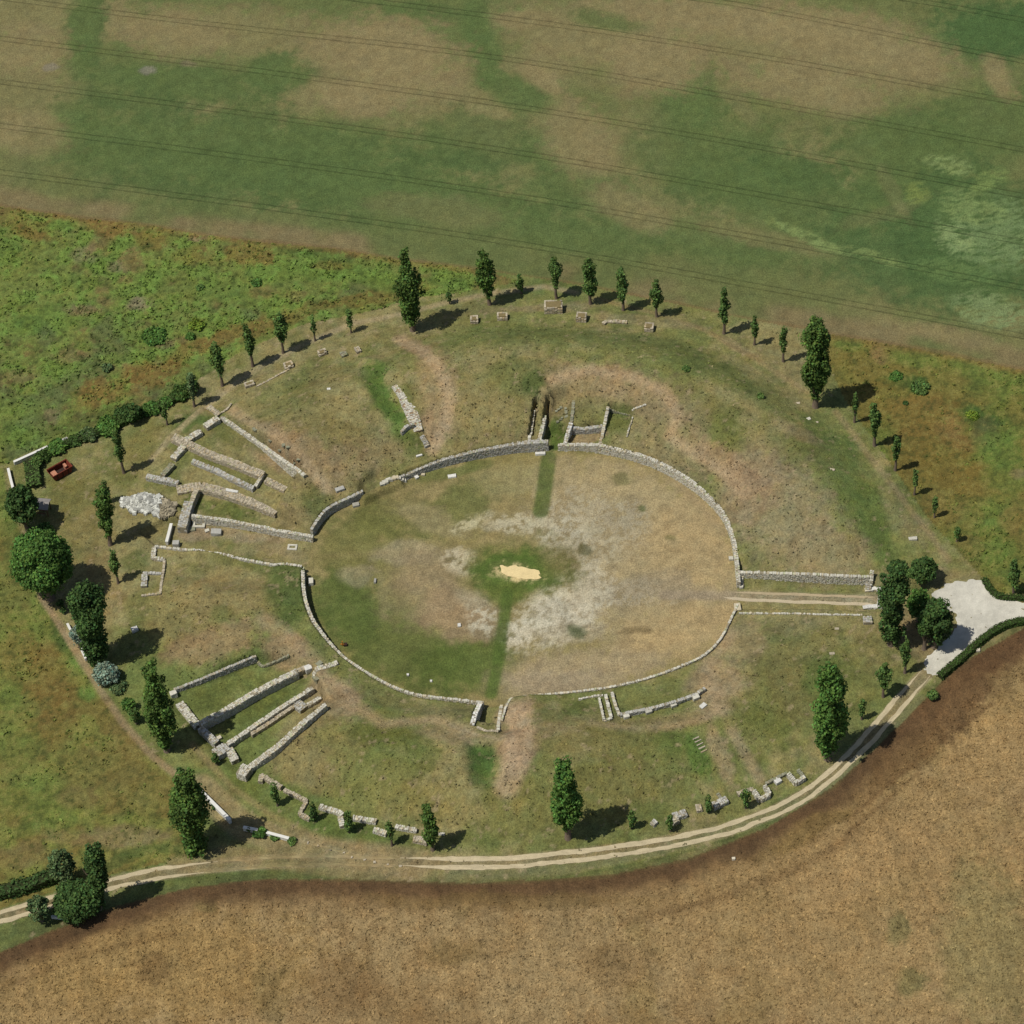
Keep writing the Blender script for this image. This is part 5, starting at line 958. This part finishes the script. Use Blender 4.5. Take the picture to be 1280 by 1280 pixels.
# ---------------------------------------------------------------- hedges
def hedge(label, pts, w, h, kind='hedge', trimmed=True, leaf=.22):
    pw = resample(smooth(np.array([G(*q)[:2] for q in pts])), .35); t = np.gradient(pw, axis=0); t /= np.linalg.norm(t, axis=1)[:, None]; nn = np.stack([-t[:, 1], t[:, 0]], 1)
    L = len(pw)*.35; n = int(L*(w+2*h)*2.6/(leaf*leaf)*.6); i = RNG.integers(0, len(pw), n); u = RNG.random(n)*(w+2*h); off = np.clip(u-h, 0, w)-w/2; zz = np.where(u < h, u, np.where(u > h+w, w+2*h-u, h))
    wob = .12*fbm(pw[i, 0], pw[i, 1], 1.5, 3, 2) if trimmed else .55*fbm(pw[i, 0], pw[i, 1], 2.2, 3, 3)
    p = pw[i]+nn[i]*(off*(1+wob))[:, None]+t[i]*(RNG.random((n, 1))-.5)*.4; z = gh(p[:, 0], p[:, 1])+np.maximum(zz*(1+wob*1.3), .05)
    nr = np.stack([nn[i, 0]*np.sign(off)*(np.abs(off) > w*.45), nn[i, 1]*np.sign(off)*(np.abs(off) > w*.45), np.where(np.abs(off) < w*.45, 1, .2)], 1)+RNG.normal(size=(n, 3))*.4; nr /= np.linalg.norm(nr, axis=1)[:, None]
    V, f, cc = leafquads(np.column_stack([p, z]), nr, leaf*RNG.uniform(.7, 1.3, n), C(GRN[kind])[None]*RNG.uniform(.6, 1.4, (n, 1)))
    g = np.r_[pw.mean(0), 0]; e = empty('hedge', g, label, 'hedge'); mesh('foliage', V, f, M_leaf, parent=e, cols=cc, loc=g)
    q = pw[::2]; qt = nn[::2]; z0 = gh(q[:, 0], q[:, 1]); k = len(q); ww = w/2-.12; hh = h-.15
    V = np.stack([np.column_stack([q-qt*ww, z0-.1]), np.column_stack([q-qt*ww, z0+hh]), np.column_stack([q+qt*ww, z0+hh]), np.column_stack([q+qt*ww, z0-.1])], 1).reshape(-1, 3)
    F_ = [[i*4+j, (i+1)*4+j, (i+1)*4+(j+1) % 4, i*4+(j+1) % 4] for i in range(k-1) for j in range(4)]+[[0, 1, 2, 3], [k*4-1, k*4-2, k*4-3, k*4-4]]
    mesh('branches', V, np.array(F_), M_twig, parent=e, loc=g)
M_twig = mat('dense_twigs', col=C((50,58,30)), rough=.95, noise=(.3, 6))
hedge('long trimmed hedge curving along the lower edge of the gravel drive', [(1175,848),(1186,838),(1202,825),(1222,806),(1240,792),(1262,781),(1290,777),(1340,777)], 1.15, 1.0)
hedge('trimmed hedge bending along the upper right edge of the gravel drive', [(1230,726),(1237,738),(1246,747),(1262,749),(1300,749),(1340,750)], .9, .8)
hedge('rough hedge along the track beside the bottom left tree clump', [(-30,1128),(0,1120),(30,1112),(60,1102),(75,1095)], 2.0, 1.5, 'dark', False, .4)
hedge('rough continuous hedge running under the hedge bushes along the left boundary', [(232,494),(205,507),(175,520),(140,535),(110,548),(85,556),(60,568)], 1.5, 1.0, 'hedge', False, .3)
hedge('straggly upright hedge left of the shelter in the left corner', [(40,580),(42,595),(44,612)], 2.4, 1.3, 'young', False, .35)
for i, (lab, x, y, tp, w) in enumerate([
 ('hedge bush nearest the avenue, at the upper end of the left hedge', 226,501,482,26), ('dark tall hedge bush beside the upper end of the left hedge', 240,496,474,18),
 ('thin bright hedge bush third from the upper end of the left hedge', 207,511,497,20), ('bright hedge bush above the little sapling in the left hedge', 188,519,503,24), ('tallest dark hedge bush in the middle of the left hedge', 164,531,502,26),
 ('dark hedge bush in front of the tallest one in the left hedge', 152,528,510,22), ('full bright hedge bush left of the tallest one', 135,543,522,30), ('bluish hedge bush halfway to the white wall', 110,551,537,24), ('small dark hedge bush at the end of the white wall', 93,558,546,18),
 ('bright hedge bush above the rusty skip', 72,567,551,26), ('hedge bush between the rusty skip and the corner', 54,578,561,22), ('lower hedge bush right beside the corner of the hedge', 47,586,570,16),
 ('round bush between the shelter and the large round tree', 55,672,654,24)]):
    tree(lab, x, y, tp, w, ['hedge', 'dark', 'bright', 'bright', 'dark', 'dark', 'bright', 'grey', 'dark', 'bright', 'hedge', 'young', 'young'][i], 'dome', .02, 'bushes of the left boundary hedge', 'hedge_bush', 'bush')
